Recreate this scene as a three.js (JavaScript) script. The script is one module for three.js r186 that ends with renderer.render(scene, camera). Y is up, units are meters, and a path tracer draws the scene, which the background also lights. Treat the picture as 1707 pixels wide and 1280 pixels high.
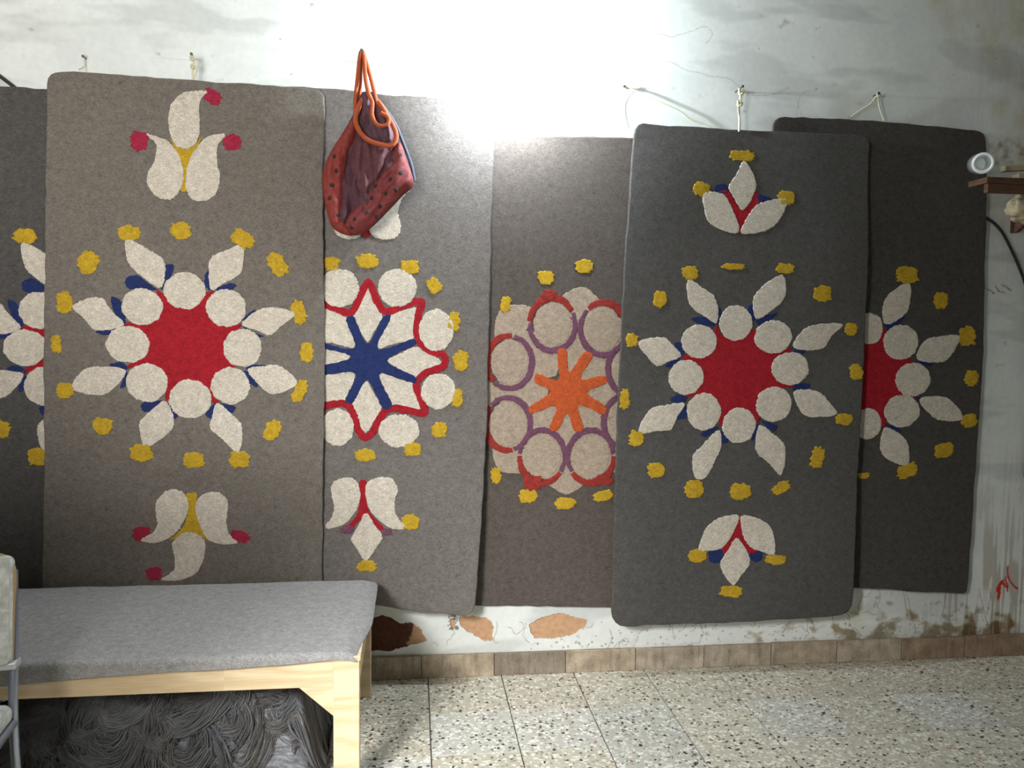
import * as THREE from 'three';
import { RectAreaLightUniformsLib } from 'three/addons/lights/RectAreaLightUniformsLib.js';
import { RoundedBoxGeometry } from 'three/addons/geometries/RoundedBoxGeometry.js';
import { TessellateModifier } from 'three/addons/modifiers/TessellateModifier.js';
import { mergeGeometries, mergeVertices } from 'three/addons/utils/BufferGeometryUtils.js';
import { createNoise2D, createNoise3D } from 'simplex-noise';

RectAreaLightUniformsLib.init();
const scene = new THREE.Scene();
const renderer = new THREE.WebGLRenderer({ antialias: true });
renderer.toneMapping = THREE.LinearToneMapping;
renderer.toneMappingExposure = 1.07;
renderer.shadowMap.enabled = true;

// ---------------------------------------------------------------- camera
// world: x runs along the rug wall, y is up, the wall's face is z = 0, the room lies at z > 0
const camera = new THREE.PerspectiveCamera(50.02, 1707 / 1280, 0.05, 50);
camera.position.set(-0.0647, 1.4138, 3.2906);
camera.up.set(-0.00323128, 0.99784527, -0.06553149);
camera.lookAt(-0.0647 + 0.11947289, 1.4138 - 0.06467723, 3.2906 - 0.99072856);
scene.add(camera);

// ---------------------------------------------------------------- daylight
scene.background = new THREE.Color(0.75, 0.86, 1.0);
// level daylight filling the window opening in the added thick wall left of the camera
const daylight = new THREE.RectAreaLight(new THREE.Color(1.0, 0.985, 0.95), 20, 1.2, 1.1);
daylight.position.set(-1.25, 1.75, 3.1);
daylight.lookAt(-1.30, 0.75, 0);
daylight.name = 'window_daylight';
scene.add(daylight);
// the open sky higher up, reaching the floor and the foot of the wall through the same window
const sky = new THREE.RectAreaLight(new THREE.Color(0.96, 0.98, 1.0), 92, 1.6, 1.3);
sky.position.set(-2.3, 3.0, 4.3);
sky.lookAt(0.2, 0.6, 1.3);
sky.name = 'window_sky';
scene.add(sky);

// ---------------------------------------------------------------- helpers
let seed = 20240611;
function rnd() { seed = (seed + 0x6D2B79F5) | 0; let t = Math.imul(seed ^ (seed >>> 15), 1 | seed); t = (t + Math.imul(t ^ (t >>> 7), 61 | t)) ^ t; return ((t ^ (t >>> 14)) >>> 0) / 4294967296; }
const rr = (a, b) => a + (b - a) * rnd();
const noise2 = createNoise2D(rnd), noise3 = createNoise3D(rnd);
const clamp = (v, a = 0, b = 1) => Math.min(b, Math.max(a, v));
const smooth = (a, b, v) => { const t = clamp((v - a) / (b - a)); return t * t * (3 - 2 * t); };
const fbm = (x, y, o = 4) => { let s = 0, a = 0.5, f = 1; for (let i = 0; i < o; i++) { s += a * noise2(x * f, y * f); a *= 0.5; f *= 2.03; } return s; };
const used = {};
function numbered(n) { const k = used[n] = (used[n] ?? -1) + 1; return k ? `${n}_${String(k).padStart(3, '0')}` : n; }
function mesh(name, geo, mat, parent) {
  const m = new THREE.Mesh(geo, mat); m.name = parent ? name : numbered(name);
  m.castShadow = m.receiveShadow = true; (parent || scene).add(m); return m;
}
function tag(o, label, category, group) { o.userData.label = label; o.userData.category = category; if (group) o.userData.group = group; return o; }
function struct(o, label, category) { tag(o, label, category); o.userData.kind = 'structure'; return o; }
function thing(name, label, category, p = [0, 0, 0], group) {
  const g = new THREE.Group(); g.name = numbered(name); g.position.set(...p); scene.add(g); return tag(g, label, category, group);
}
const V3 = (a) => new THREE.Vector3(...a);
function box(w, h, d, x, y, z, r = 0) {
  const g = r ? new RoundedBoxGeometry(w, h, d, 2, r) : new THREE.BoxGeometry(w, h, d);
  g.translate(x, y, z); return g;
}
function span(x0, x1, y0, y1, z0, z1, r = 0) { return box(x1 - x0, y1 - y0, z1 - z0, (x0 + x1) / 2, (y0 + y1) / 2, (z0 + z1) / 2, r); }
function tube(pts, r, seg = 32, rad = 8, closed = false) { return new THREE.TubeGeometry(new THREE.CatmullRomCurve3(pts.map(V3), closed), seg, r, rad, closed); }
// a box whose uv is in metres on every face
function metricUV(g, s = 1, ox = 0, oy = 0) {
  const p = g.attributes.position, n = g.attributes.normal, uv = new Float32Array(p.count * 2);
  for (let i = 0; i < p.count; i++) {
    const ax = Math.abs(n.getX(i)), ay = Math.abs(n.getY(i)), az = Math.abs(n.getZ(i));
    let u, v;
    if (az >= ax && az >= ay) { u = p.getX(i); v = p.getY(i); } else if (ay >= ax) { u = p.getX(i); v = p.getZ(i); } else { u = p.getZ(i); v = p.getY(i); }
    uv[2 * i] = u * s + ox; uv[2 * i + 1] = v * s + oy;
  }
  g.setAttribute('uv', new THREE.BufferAttribute(uv, 2)); return g;
}

// ---------------------------------------------------------------- textures
function dataTex(w, h, fn, srgb = true, wrap = true) {
  const d = new Uint8Array(w * h * 4);
  for (let j = 0; j < h; j++) for (let i = 0; i < w; i++) {
    const c = fn(i, j), k = 4 * (j * w + i);
    d[k] = clamp(c[0]) * 255; d[k + 1] = clamp(c[1]) * 255; d[k + 2] = clamp(c[2]) * 255; d[k + 3] = 255;
  }
  const t = new THREE.DataTexture(d, w, h); t.magFilter = THREE.LinearFilter; t.minFilter = THREE.LinearMipmapLinearFilter; t.generateMipmaps = true;
  if (srgb) t.colorSpace = THREE.SRGBColorSpace;
  t.wrapS = t.wrapT = wrap ? THREE.RepeatWrapping : THREE.ClampToEdgeWrapping; t.needsUpdate = true; return t;
}
// felted wool: a tangle of short fibres, tileable, grey scale
function fibreField(N, count, len, seedDir) {
  const f = new Float32Array(N * N).fill(0);
  for (let k = 0; k < count; k++) {
    let x = rnd() * N, y = rnd() * N, a = seedDir === null ? rnd() * 6.283 : seedDir + (rnd() - 0.5) * 1.7; const v = (rnd() - 0.5) * 2, L = len * rr(0.4, 1.4), cu = rr(-0.09, 0.09);
    for (let s = 0; s < L; s++) { const i = ((x | 0) % N + N) % N, j = ((y | 0) % N + N) % N; f[j * N + i] += v; x += Math.cos(a); y += Math.sin(a); a += cu; }
  }
  return f;
}
const NF = 1024, fib = fibreField(NF, 70000, 26, 0.0), fib2 = fibreField(NF, 9000, 60, null);
const lump = new Float32Array(NF * NF);
for (let k = 0; k < 2600; k++) {           // soft clots of lighter and darker wool
  const cx = rnd() * NF, cy = rnd() * NF, r = rr(5, 26), v = rr(-1, 1) * 0.3;
  for (let j = -r | 0; j <= r; j++) for (let i = -r | 0; i <= r; i++) { const q = (i * i + j * j) / (r * r); if (q < 1) { const I = ((cx + i | 0) % NF + NF) % NF, J = ((cy + j | 0) % NF + NF) % NF; lump[J * NF + I] += v * (1 - q); } }
}
const feltVal = (k) => 0.5 + 0.072 * fib[k] + 0.06 * fib2[k] + 0.05 * lump[k];
const feltMap = dataTex(NF, NF, (i, j) => { const v = 0.82 + 1.5 * (feltVal(j * NF + i) - 0.5); return [v, v * 0.985, v * 0.97]; });
const feltBump = dataTex(NF, NF, (i, j) => { const v = feltVal(j * NF + i); return [v, v, v]; }, false);
for (const t of [feltMap, feltBump]) t.repeat.set(1 / 0.62, 1 / 0.62);
function felt(r, g, b, bump = 0.003) {
  return new THREE.MeshPhysicalMaterial({ color: new THREE.Color().setRGB(r, g, b), map: feltMap, bumpMap: feltBump, bumpScale: bump, roughness: 1, sheen: 0.35, sheenRoughness: 0.6, sheenColor: new THREE.Color(0.5, 0.5, 0.52), specularIntensity: 0.15 });
}
// palette of the dyed wool
const DYE = {
  w: felt(0.92, 0.845, 0.725), w2: felt(0.60, 0.49, 0.385), r: felt(0.52, 0.028, 0.042), r2: felt(0.44, 0.06, 0.05), c: felt(0.50, 0.04, 0.09), b: felt(0.035, 0.055, 0.19),
  y: felt(0.76, 0.50, 0.045), o: felt(0.74, 0.15, 0.05), v: felt(0.25, 0.11, 0.18),
};

// wall: whitewash with stains, cracks, drips and a scrawl of red paint.  Map covers x -2.0..2.9, y 0..2.8
const WX0 = -2.0, WW = 4.9, WH = 2.8, WPX = 2048, WPY = 1170;
const wallPix = new Float32Array(WPX * WPY * 3);
{
  for (let j = 0; j < WPY; j++) for (let i = 0; i < WPX; i++) {
    const x = WX0 + WW * i / WPX, y = WH * j / WPY, k = 3 * (j * WPX + i);
    let r = 0.895, g = 0.905, b = 0.885;
    const m = fbm(x * 1.3 + 3, y * 1.3, 5), m2 = fbm(x * 5 + 9, y * 5 + 2, 4), m3 = fbm(x * 26, y * 26, 3);
    const s = 0.035 * m + 0.02 * m2 + 0.02 * m3; r += s; g += s; b += s * 0.9;
    // grey wiped smears
    const sm = smooth(0.12, 0.4, fbm(x * 0.9 + 20, y * 3.2 + 4, 4)) * 0.07; r -= sm; g -= sm; b -= sm;
    // ochre damp stain, upper right
    const st = smooth(-0.1, 0.45, fbm(x * 1.7 + 1, y * 1.1 + 7, 5) * 0.6 + smooth(1.7, 2.8, x) * smooth(1.8, 2.3, y) * 0.5 - 0.36);
    r -= 0.14 * st; g -= 0.19 * st; b -= 0.33 * st;
    // dirt splashes along the foot of the wall, heavier to the right
    const foot = smooth(-0.12, 0.3, fbm(x * 7, y * 9 + 30, 4) * 0.7 + 0.62 * clamp(1 - y / 0.36) * smooth(0.6, 2.3, x) + 0.16 * smooth(0.17, 0.13, y) * smooth(0.6, 1.1, x) - 0.46);
    r -= 0.27 * foot; g -= 0.33 * foot; b -= 0.40 * foot;
    // drips and rubbed dirt beside the outermost rug
    const dr = smooth(0.25, 0.6, noise2(x * 34, y * 1.4) * 0.6 + fbm(x * 6, y * 4 + 11, 3) * 0.5 + smooth(2.2, 2.5, x) * 0.35 * (y < 0.9 ? 1 : 0)) * smooth(2.0, 2.45, x) * (0.1 + 0.6 * smooth(0.85, 0.3, y));
    r -= 0.22 * dr; g -= 0.26 * dr; b -= 0.30 * dr;
    wallPix[k] = r; wallPix[k + 1] = g; wallPix[k + 2] = b;
  }
  const blot = (x, y, rad, c, al) => {
    const ci = (x - WX0) / WW * WPX, cj = y / WH * WPY, R = rad / WW * WPX;
    for (let j = Math.floor(cj - R - 1); j <= cj + R + 1; j++) for (let i = Math.floor(ci - R - 1); i <= ci + R + 1; i++) {
      if (i < 0 || j < 0 || i >= WPX || j >= WPY) continue; const d = Math.hypot(i - ci, j - cj), a = al * clamp(R + 0.5 - d); if (a <= 0) continue;
      const k = 3 * (j * WPX + i); for (let q = 0; q < 3; q++) wallPix[k + q] += (c[q] - wallPix[k + q]) * a;
    }
  };
  const walk = (x, y, a, len, w, c, al, wob = 0.35) => { for (let s = 0; s < len; s += 0.002) { blot(x, y, w * rr(0.4, 1.2), c, al * rr(0.3, 1)); a += rr(-wob, wob); x += 0.002 * Math.cos(a); y += 0.002 * Math.sin(a); } };
  const dark = [0.36, 0.31, 0.26];
  // cracks: above the lamp side, along the flaking foot, around the peeled patches
  walk(0.95, 2.50, -0.35, 0.55, 0.0015, [0.62, 0.6, 0.53], 0.8, 0.12); walk(1.1, 2.58, 0.1, 0.5, 0.0015, [0.66, 0.64, 0.57], 0.8, 0.2); walk(1.5, 2.36, -1.2, 0.35, 0.0013, [0.64, 0.62, 0.55], 0.7, 0.25);
  for (const [x, y, a, l] of [[0.75, 0.17, 0, 0.5], [1.05, 0.155, 0, 0.55], [1.1, 0.15, 0.1, 0.4], [1.45, 0.16, 0.03, 0.5], [0.9, 0.2, -0.1, 0.3], [1.3, 0.19, -0.02, 0.35], [0.1, 0.2, -1.4, 0.09], [0.28, 0.22, -1.5, 0.11], [0.4, 0.21, -1.6, 0.1], [0.32, 0.2, -0.6, 0.14], [0.68, 0.2, -1.3, 0.08], [0.1, 0.25, 0.3, 0.08], [1.85, 0.2, 0.05, 0.35], [1.7, 0.24, 0.1, 0.3]]) walk(x, y, a, l, 0.0014, dark, 0.6, 0.5);
  for (let k = 0; k < 60; k++) blot(0.1 + rr(-0.02, 0.02), 0.225 + rr(-0.03, 0.03), rr(0.001, 0.006), [0.2, 0.19, 0.19], 0.4);
  for (let k = 0; k < 260; k++) { const x = rr(0.4, 2.6), y = 0.1 + rnd() * rnd() * 0.16; blot(x, y, rr(0.001, 0.005), [0.45, 0.36, 0.28], rr(0.2, 0.6)); }
  for (let k = 0; k < 120; k++) blot(rr(-1.6, 2.6), rr(0.3, 2.7), rr(0.001, 0.004), [0.55, 0.52, 0.46], rr(0.2, 0.6));
  for (let k = 0; k < 420; k++) { const x = 2.46 + rr(-0.13, 0.16), y = 2.19 + rr(-0.05, 0.06); if (fbm(x * 14, y * 20, 3) > 0.02) blot(x, y, rr(0.004, 0.014), [0.52, 0.43, 0.30], 0.10); }
  for (const [x, y] of [[2.47, 1.60], [2.42, 1.595], [2.5, 1.61]]) walk(x, y, 3.1, 0.06, 0.004, [0.5, 0.46, 0.38], 0.4);
  for (let k = 0; k < 14; k++) { const x = rr(1.0, 2.6); walk(x, 0.3, -1.57, rr(0.1, 0.22), 0.002, [0.52, 0.38, 0.26], 0.5, 0.08); }
  // red paint scrawl
  for (const [x, y, a, l, w] of [[2.549, 0.40, -1.85, 0.13, 0.0042], [2.53, 0.335, -2.3, 0.06, 0.007], [2.515, 0.305, -1.6, 0.06, 0.006], [2.54, 0.35, -1.5, 0.07, 0.004], [2.52, 0.33, -0.7, 0.04, 0.005]]) walk(x, y, a, l, w, [0.78, 0.16, 0.14], 0.8, 0.12);
}
const wallMap = dataTex(WPX, WPY, (i, j) => { const k = 3 * (j * WPX + i); return [wallPix[k], wallPix[k + 1], wallPix[k + 2]]; }, true, false);
const roughBump = dataTex(512, 512, (i, j) => {
  const u = i / 512 * 6.28318, v = j / 512 * 6.28318; let s = 0, a = 0.5, f = 0.7;
  for (let o = 0; o < 5; o++) { s += a * noise3(Math.cos(u) * f + Math.cos(v) * f * 0.7, Math.sin(u) * f, Math.sin(v) * f + o * 7.3); a *= 0.55; f *= 2.1; }
  const q = 0.5 + 0.5 * s; return [q, q, q];
}, false);
const plasterMat = new THREE.MeshStandardMaterial({ map: wallMap, roughness: 0.92 });
const roomGrey = new THREE.MeshStandardMaterial({ color: new THREE.Color().setRGB(0.21, 0.205, 0.19), roughness: 0.95, bumpMap: roughBump, bumpScale: 0.004 });  // unseen walls toned dark to cut the bounced light
const roomPale = new THREE.MeshStandardMaterial({ color: new THREE.Color().setRGB(0.5, 0.5, 0.47), roughness: 0.95, bumpMap: roughBump, bumpScale: 0.004 });
// clay undercoat; behind the bench end it darkens past a ragged edge, bench shadow put into the colour.  Map covers x -0.5..0.7, y 0.05..0.35
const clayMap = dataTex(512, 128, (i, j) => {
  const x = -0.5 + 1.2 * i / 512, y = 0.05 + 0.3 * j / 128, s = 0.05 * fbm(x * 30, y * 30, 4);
  const benchShade = smooth(-0.006, 0.006, -0.075 + 0.03 * fbm(y * 16 + 3, x * 16, 4) - x), c = [0.77, 0.61, 0.47], k = [0.36, 0.23, 0.17]; return c.map((v, q) => v + (k[q] - v) * benchShade + s);
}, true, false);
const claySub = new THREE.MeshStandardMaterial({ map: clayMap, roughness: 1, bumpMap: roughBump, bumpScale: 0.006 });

// terrazzo: 3 x 3 tiles in one map (0.9 m)
const NT = 1152; let terr;
{
  const p = new Float32Array(NT * NT * 3);
  for (let j = 0; j < NT; j++) for (let i = 0; i < NT; i++) { const s = 0.04 * fbm(i / 60, j / 60, 4) + 0.025 * noise2(i / 3, j / 3); const k = 3 * (j * NT + i); p[k] = 0.78 + s; p[k + 1] = 0.765 + s; p[k + 2] = 0.715 + s; }
  const chip = (cx, cy, r, c, el, a) => {
    const n = 7, rad = Array.from({ length: n }, () => rr(0.65, 1.1));
    for (let j = -r * 1.6 | 0; j <= r * 1.6; j++) for (let i = -r * 1.6 | 0; i <= r * 1.6; i++) {
      const X = (i * Math.cos(a) + j * Math.sin(a)) / el, Y = (-i * Math.sin(a) + j * Math.cos(a)) * el, d = Math.hypot(X, Y), t = (Math.atan2(Y, X) / 6.28318 + 1) % 1 * n, t0 = t | 0, R = r * (rad[t0 % n] * (1 - t + t0) + rad[(t0 + 1) % n] * (t - t0));
      const al = clamp(R - d + 0.5); if (al <= 0) continue; const I = ((cx + i | 0) % NT + NT) % NT, J = ((cy + j | 0) % NT + NT) % NT, k = 3 * (J * NT + I);
      for (let q = 0; q < 3; q++) p[k + q] += (c[q] - p[k + q]) * al * 0.92;
    }
  };
  for (let k = 0; k < 4600; k++) { const u = rnd(), s = rr(-0.05, 0.05); const c = u < 0.62 ? [0.93 + s, 0.925 + s, 0.89 + s] : u < 0.78 ? [0.62 + s, 0.59 + s, 0.53 + s] : u < 0.84 ? [0.62 + s, 0.47 + s, 0.38 + s] : [0.20 + s, 0.19 + s, 0.175 + s]; chip(rnd() * NT, rnd() * NT, u < 0.62 ? rr(2.5, 11) : u > 0.84 ? rr(2.5, 9.5) : rr(2, 9), c, rr(0.75, 1.3), rnd() * 3.14); }
  terr = dataTex(NT, NT, (i, j) => { const k = 3 * (j * NT + i); return [p[k], p[k + 1], p[k + 2]]; });
}
// grimy cement skirting
const skirtMap = dataTex(512, 512, (i, j) => { const s = 0.13 * fbm(i / 90, j / 90, 5) + 0.06 * fbm(i / 11 + 40, j / 11, 3) - 0.05 * smooth(0.3, 0.6, noise2(i / 26, j / 160)); return [0.66 + s, 0.605 + s, 0.53 + s * 0.95]; });
// planed pine
const pineMap = dataTex(512, 512, (i, j) => { const x = i / 512, y = j / 512; const g = Math.sin((y * 16 + 1.3 * fbm(x * 1.2, y * 4, 3)) * 6.28); const s = 0.03 * g + 0.025 * noise2(x * 8, y * 160) + 0.02 * fbm(x * 2, y * 3); return [0.87 + s, 0.775 + s * 1.2, 0.625 + s * 1.4]; });
const pine = new THREE.MeshStandardMaterial({ map: pineMap, roughness: 0.65 });
const darkWoodMap = dataTex(256, 256, (i, j) => { const s = 0.06 * noise2(i / 60, j / 5) + 0.05 * fbm(i / 40, j / 18, 3); return [0.37 + s, 0.25 + s * 0.8, 0.17 + s * 0.7]; });
const darkWood = new THREE.MeshStandardMaterial({ map: darkWoodMap, roughness: 0.7 });
const steel = new THREE.MeshStandardMaterial({ color: new THREE.Color().setRGB(0.30, 0.33, 0.40), metalness: 0.85, roughness: 0.38 });
const iron = new THREE.MeshStandardMaterial({ color: new THREE.Color().setRGB(0.16, 0.14, 0.12), metalness: 0.7, roughness: 0.6 });
const cordMat = new THREE.MeshStandardMaterial({ color: new THREE.Color().setRGB(0.70, 0.66, 0.47), roughness: 0.95 });
const blackRubber = new THREE.MeshStandardMaterial({ color: new THREE.Color().setRGB(0.025, 0.025, 0.022), roughness: 0.6 });

// ================================================================ the room
const RX0 = -2.7, RX1 = 3.3, RZ1 = 3.63, RH = 2.95;
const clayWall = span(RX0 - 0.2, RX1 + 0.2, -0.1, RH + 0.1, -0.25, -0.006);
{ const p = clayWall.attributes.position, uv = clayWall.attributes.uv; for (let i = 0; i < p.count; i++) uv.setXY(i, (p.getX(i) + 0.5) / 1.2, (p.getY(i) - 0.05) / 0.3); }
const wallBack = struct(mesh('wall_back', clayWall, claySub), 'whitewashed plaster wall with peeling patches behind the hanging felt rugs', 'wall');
{
  // the plaster coat is a real skin, 6 mm thick, broken away where the clay undercoat shows
  const sh = new THREE.Shape([[RX0 - 0.2, -0.1], [RX1 + 0.2, -0.1], [RX1 + 0.2, RH + 0.1], [RX0 - 0.2, RH + 0.1]].map(([x, y]) => new THREE.Vector2(x, y)));
  const patches = [
    [[-0.33, 0.25], [-0.245, 0.253], [-0.178, 0.261], [-0.111, 0.229], [-0.075, 0.228], [-0.033, 0.204], [-0.022, 0.175], [-0.004, 0.151], [-0.057, 0.138], [-0.11, 0.125], [-0.154, 0.114], [-0.245, 0.118], [-0.33, 0.12]],
    [[0.125, 0.242], [0.16, 0.25], [0.24, 0.238], [0.268, 0.199], [0.262, 0.17], [0.266, 0.142], [0.224, 0.143], [0.186, 0.169], [0.142, 0.196]],
    [[0.414, 0.202], [0.471, 0.236], [0.547, 0.249], [0.60, 0.232], [0.656, 0.22], [0.649, 0.187], [0.599, 0.155], [0.498, 0.141], [0.435, 0.151]],
    [[0.085, 0.235], [0.105, 0.238], [0.112, 0.205], [0.098, 0.195], [0.09, 0.212]],
  ];
  for (const p of patches) {
    const c = new THREE.CatmullRomCurve3(p.map(([x, y]) => new THREE.Vector3(x, y, 0)), true, 'catmullrom', 0.25);
    sh.holes.push(new THREE.Path(c.getPoints(70).slice(0, -1).map((v) => new THREE.Vector2(v.x + rr(-0.0035, 0.0035), v.y + rr(-0.0035, 0.0035)))));
  }
  const g = new THREE.ExtrudeGeometry(sh, { depth: 0.006, bevelEnabled: false }); g.translate(0, 0, -0.006);
  const p = g.attributes.position, uv = g.attributes.uv; for (let i = 0; i < p.count; i++) uv.setXY(i, (p.getX(i) - WX0) / WW, p.getY(i) / WH);
  mesh('plaster_coat', g, plasterMat, wallBack);
}
struct(mesh('wall_left', metricUV(span(RX0 - 0.2, RX0, -0.1, RH + 0.1, 0, 3.12)), roomGrey), 'plain dark grey side wall left of the photographer', 'wall');
struct(mesh('wall_right', metricUV(span(RX1, RX1 + 0.2, -0.1, RH + 0.1, 0, RZ1 + 0.2)), roomPale), 'plain whitewashed side wall right of the photographer', 'wall');
struct(mesh('ceiling', mergeGeometries([metricUV(span(RX0 - 0.2, RX1 + 0.2, RH, RH + 0.15, -0.2, 3.12)), metricUV(span(-0.6, RX1 + 0.2, RH, RH + 0.15, 3.12, RZ1 + 0.2))]), roomPale), 'plain whitewashed ceiling above the felt rugs', 'ceiling');
{ // front wall: an unseen return added to shape the daylight at z = 2.6 left of the camera holds the window the daylight comes through
  const X0 = -1.90, X1 = -0.72, Y0 = 0.95, Y1 = 2.32, z0 = 2.6, z1 = 3.12, XR = -0.45;
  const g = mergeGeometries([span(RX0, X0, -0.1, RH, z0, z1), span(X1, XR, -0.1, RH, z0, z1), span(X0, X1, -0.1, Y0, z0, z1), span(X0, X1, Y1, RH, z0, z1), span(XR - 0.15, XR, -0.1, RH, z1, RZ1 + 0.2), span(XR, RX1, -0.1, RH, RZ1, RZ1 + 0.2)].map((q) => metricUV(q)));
  struct(mesh('wall_front', g, roomGrey), 'greyed wall with an added window return behind the photographer', 'wall');
  const w = new THREE.Group(); w.name = 'window_1'; scene.add(w); struct(w, 'wooden window frame in the added wall return behind the photographer', 'window');
  mesh('window_frame', mergeGeometries([span(X0, X0 + 0.04, Y0, Y1, z0 + 0.42, z1), span(X1 - 0.04, X1, Y0, Y1, z0 + 0.42, z1), span(X0, X1, Y0, Y0 + 0.04, z0 + 0.47, z1), span(X0, X1, Y1 - 0.04, Y1, z0 + 0.47, z1)]), darkWood, w);
}
// floor: mortar bed + 0.3 m terrazzo tiles
const floorBed = struct(mesh('floor', metricUV(span(RX0 - 0.2, RX1 + 0.2, -0.2, -0.006, -0.2, RZ1 + 0.2)), new THREE.MeshStandardMaterial({ color: new THREE.Color().setRGB(0.12, 0.11, 0.095), roughness: 1 })), 'speckled terrazzo tile floor', 'floor');
{
  const T = 0.3, gap = 0.0042, tints = [[1, 1, 1], [0.92, 0.93, 0.93], [1.0, 0.97, 0.90], [0.96, 0.96, 0.96], [0.90, 0.87, 0.80]];
  const mats = tints.map((c) => new THREE.MeshPhysicalMaterial({ map: terr, color: new THREE.Color().setRGB(...c), roughness: 0.42, bumpMap: roughBump, bumpScale: 0.0006 }));
  const grimy = new THREE.MeshPhysicalMaterial({ map: terr, color: new THREE.Color().setRGB(0.84, 0.79, 0.72), roughness: 0.55, bumpMap: roughBump, bumpScale: 0.0006 });
  const grimy2 = new THREE.MeshPhysicalMaterial({ map: terr, color: new THREE.Color().setRGB(0.9, 0.86, 0.79), roughness: 0.55, bumpMap: roughBump, bumpScale: 0.0006 });
  const geos = {};
  const tileGeo = (vi, d) => {
    const key = vi + '_' + d; if (geos[key]) return geos[key];
    const w = T - gap, dd = d - gap, s = new THREE.Shape([[-w / 2, -dd / 2], [w / 2, -dd / 2], [w / 2, dd / 2], [-w / 2, dd / 2]].map(([x, y]) => new THREE.Vector2(x, y)));
    const g = new THREE.ExtrudeGeometry(s, { depth: 0.008, bevelEnabled: true, bevelSize: 0.0012, bevelThickness: 0.0012, bevelOffset: -0.0012, bevelSegments: 1 }); g.rotateX(-Math.PI / 2); g.translate(0, -0.0092, 0);
    const p = g.attributes.position, uv = g.attributes.uv; for (let i = 0; i < p.count; i++) uv.setXY(i, (vi % 3 + 0.5) / 3 + p.getX(i) / 0.9, ((vi / 3 | 0) + 0.5) / 3 - p.getZ(i) / 0.9);
    return geos[key] = g;
  };
  for (let k = -1; k < 11; k++) for (let i = -9; i < 11; i++) {
    const first = k < 0, d = first ? 0.331 : T, zc = first ? 0.331 / 2 : 0.331 + (k + 0.5) * T;
    let m = mats[(rnd() * 5) | 0];
    if (first) m = i < 1 ? grimy2 : i >= 5 ? grimy : rnd() < 0.4 ? grimy2 : mats[4]; else if (i > 6 && rnd() < 0.6) m = grimy2;
    const t = mesh('tile', tileGeo((rnd() * 9) | 0, d), m, floorBed); t.position.set((i + 0.5) * T, rr(-0.0006, 0.0004), zc);
  }
}
// skirting: cement tiles with joints
{
  const g = new THREE.Group(); g.name = 'baseboard_back'; scene.add(g); struct(g, 'grimy brown cement skirting tiles along the foot of the rug wall', 'baseboard');
  const mk = (r, gg, b) => new THREE.MeshStandardMaterial({ map: skirtMap, color: new THREE.Color().setRGB(r, gg, b), roughness: 0.8, bumpMap: roughBump, bumpScale: 0.002 });
  const ms = [mk(1, 1, 1), mk(0.94, 0.91, 0.87), mk(1, 0.97, 0.93)], greyer = mk(0.62, 0.61, 0.60), muddy = mk(0.8, 0.68, 0.6);  // a darker grey tone for a skirting tile right of the bench
  let x = RX0;
  while (x < RX1) {
    const w = 0.297, h = 0.094 + rr(-0.002, 0.002);
    const ge = metricUV(new RoundedBoxGeometry(w - 0.002, h, 0.018, 1, 0.003), 1.6, rnd(), rnd()); 
    const m = x > 0.02 && x < 0.3 ? greyer : x > 1.8 ? muddy : ms[(rnd() * 3) | 0];
    const t = mesh('skirting_tile', ge, m, g); t.position.set(x + w / 2, h / 2, 0.008 + rr(-0.001, 0.001)); x += w;
  }
}
// ================================================================ lamp on the wall
{
  const L = thing('wall_lamp', 'glowing bare bulb in a white holder high on the wall', 'lamp', [0.30, 2.375, 0]);
  const por = new THREE.MeshStandardMaterial({ color: new THREE.Color().setRGB(0.85, 0.85, 0.83), roughness: 0.4 });
  const hold = new THREE.LatheGeometry([[0, 0], [0.042, 0], [0.042, 0.01], [0.024, 0.014], [0.021, 0.123], [0, 0.123]].map(([x, y]) => new THREE.Vector2(x, y)), 28); hold.rotateX(Math.PI / 2);
  mesh('holder', hold, por, L);
  const bulb = new THREE.LatheGeometry([[0.013, 0.04], [0.014, 0.06], [0.022, 0.078], [0.03, 0.098], [0.031, 0.113], [0.026, 0.13], [0.014, 0.141], [0, 0.144]].map(([x, y]) => new THREE.Vector2(x, y + 0.072)), 28); bulb.rotateX(Math.PI / 2);
  mesh('bulb', bulb, new THREE.MeshStandardMaterial({ color: 0xffffff, emissive: new THREE.Color(0.93, 0.97, 1.0), emissiveIntensity: 6, roughness: 0.3 }), L);
  const pl = new THREE.PointLight(new THREE.Color(0.80, 0.91, 1.0), 4.8, 0, 2); pl.position.set(0, 0, 0.18); pl.castShadow = true; pl.shadow.radius = 1.4; pl.name = 'bulb_light'; L.add(pl);
}

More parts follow.
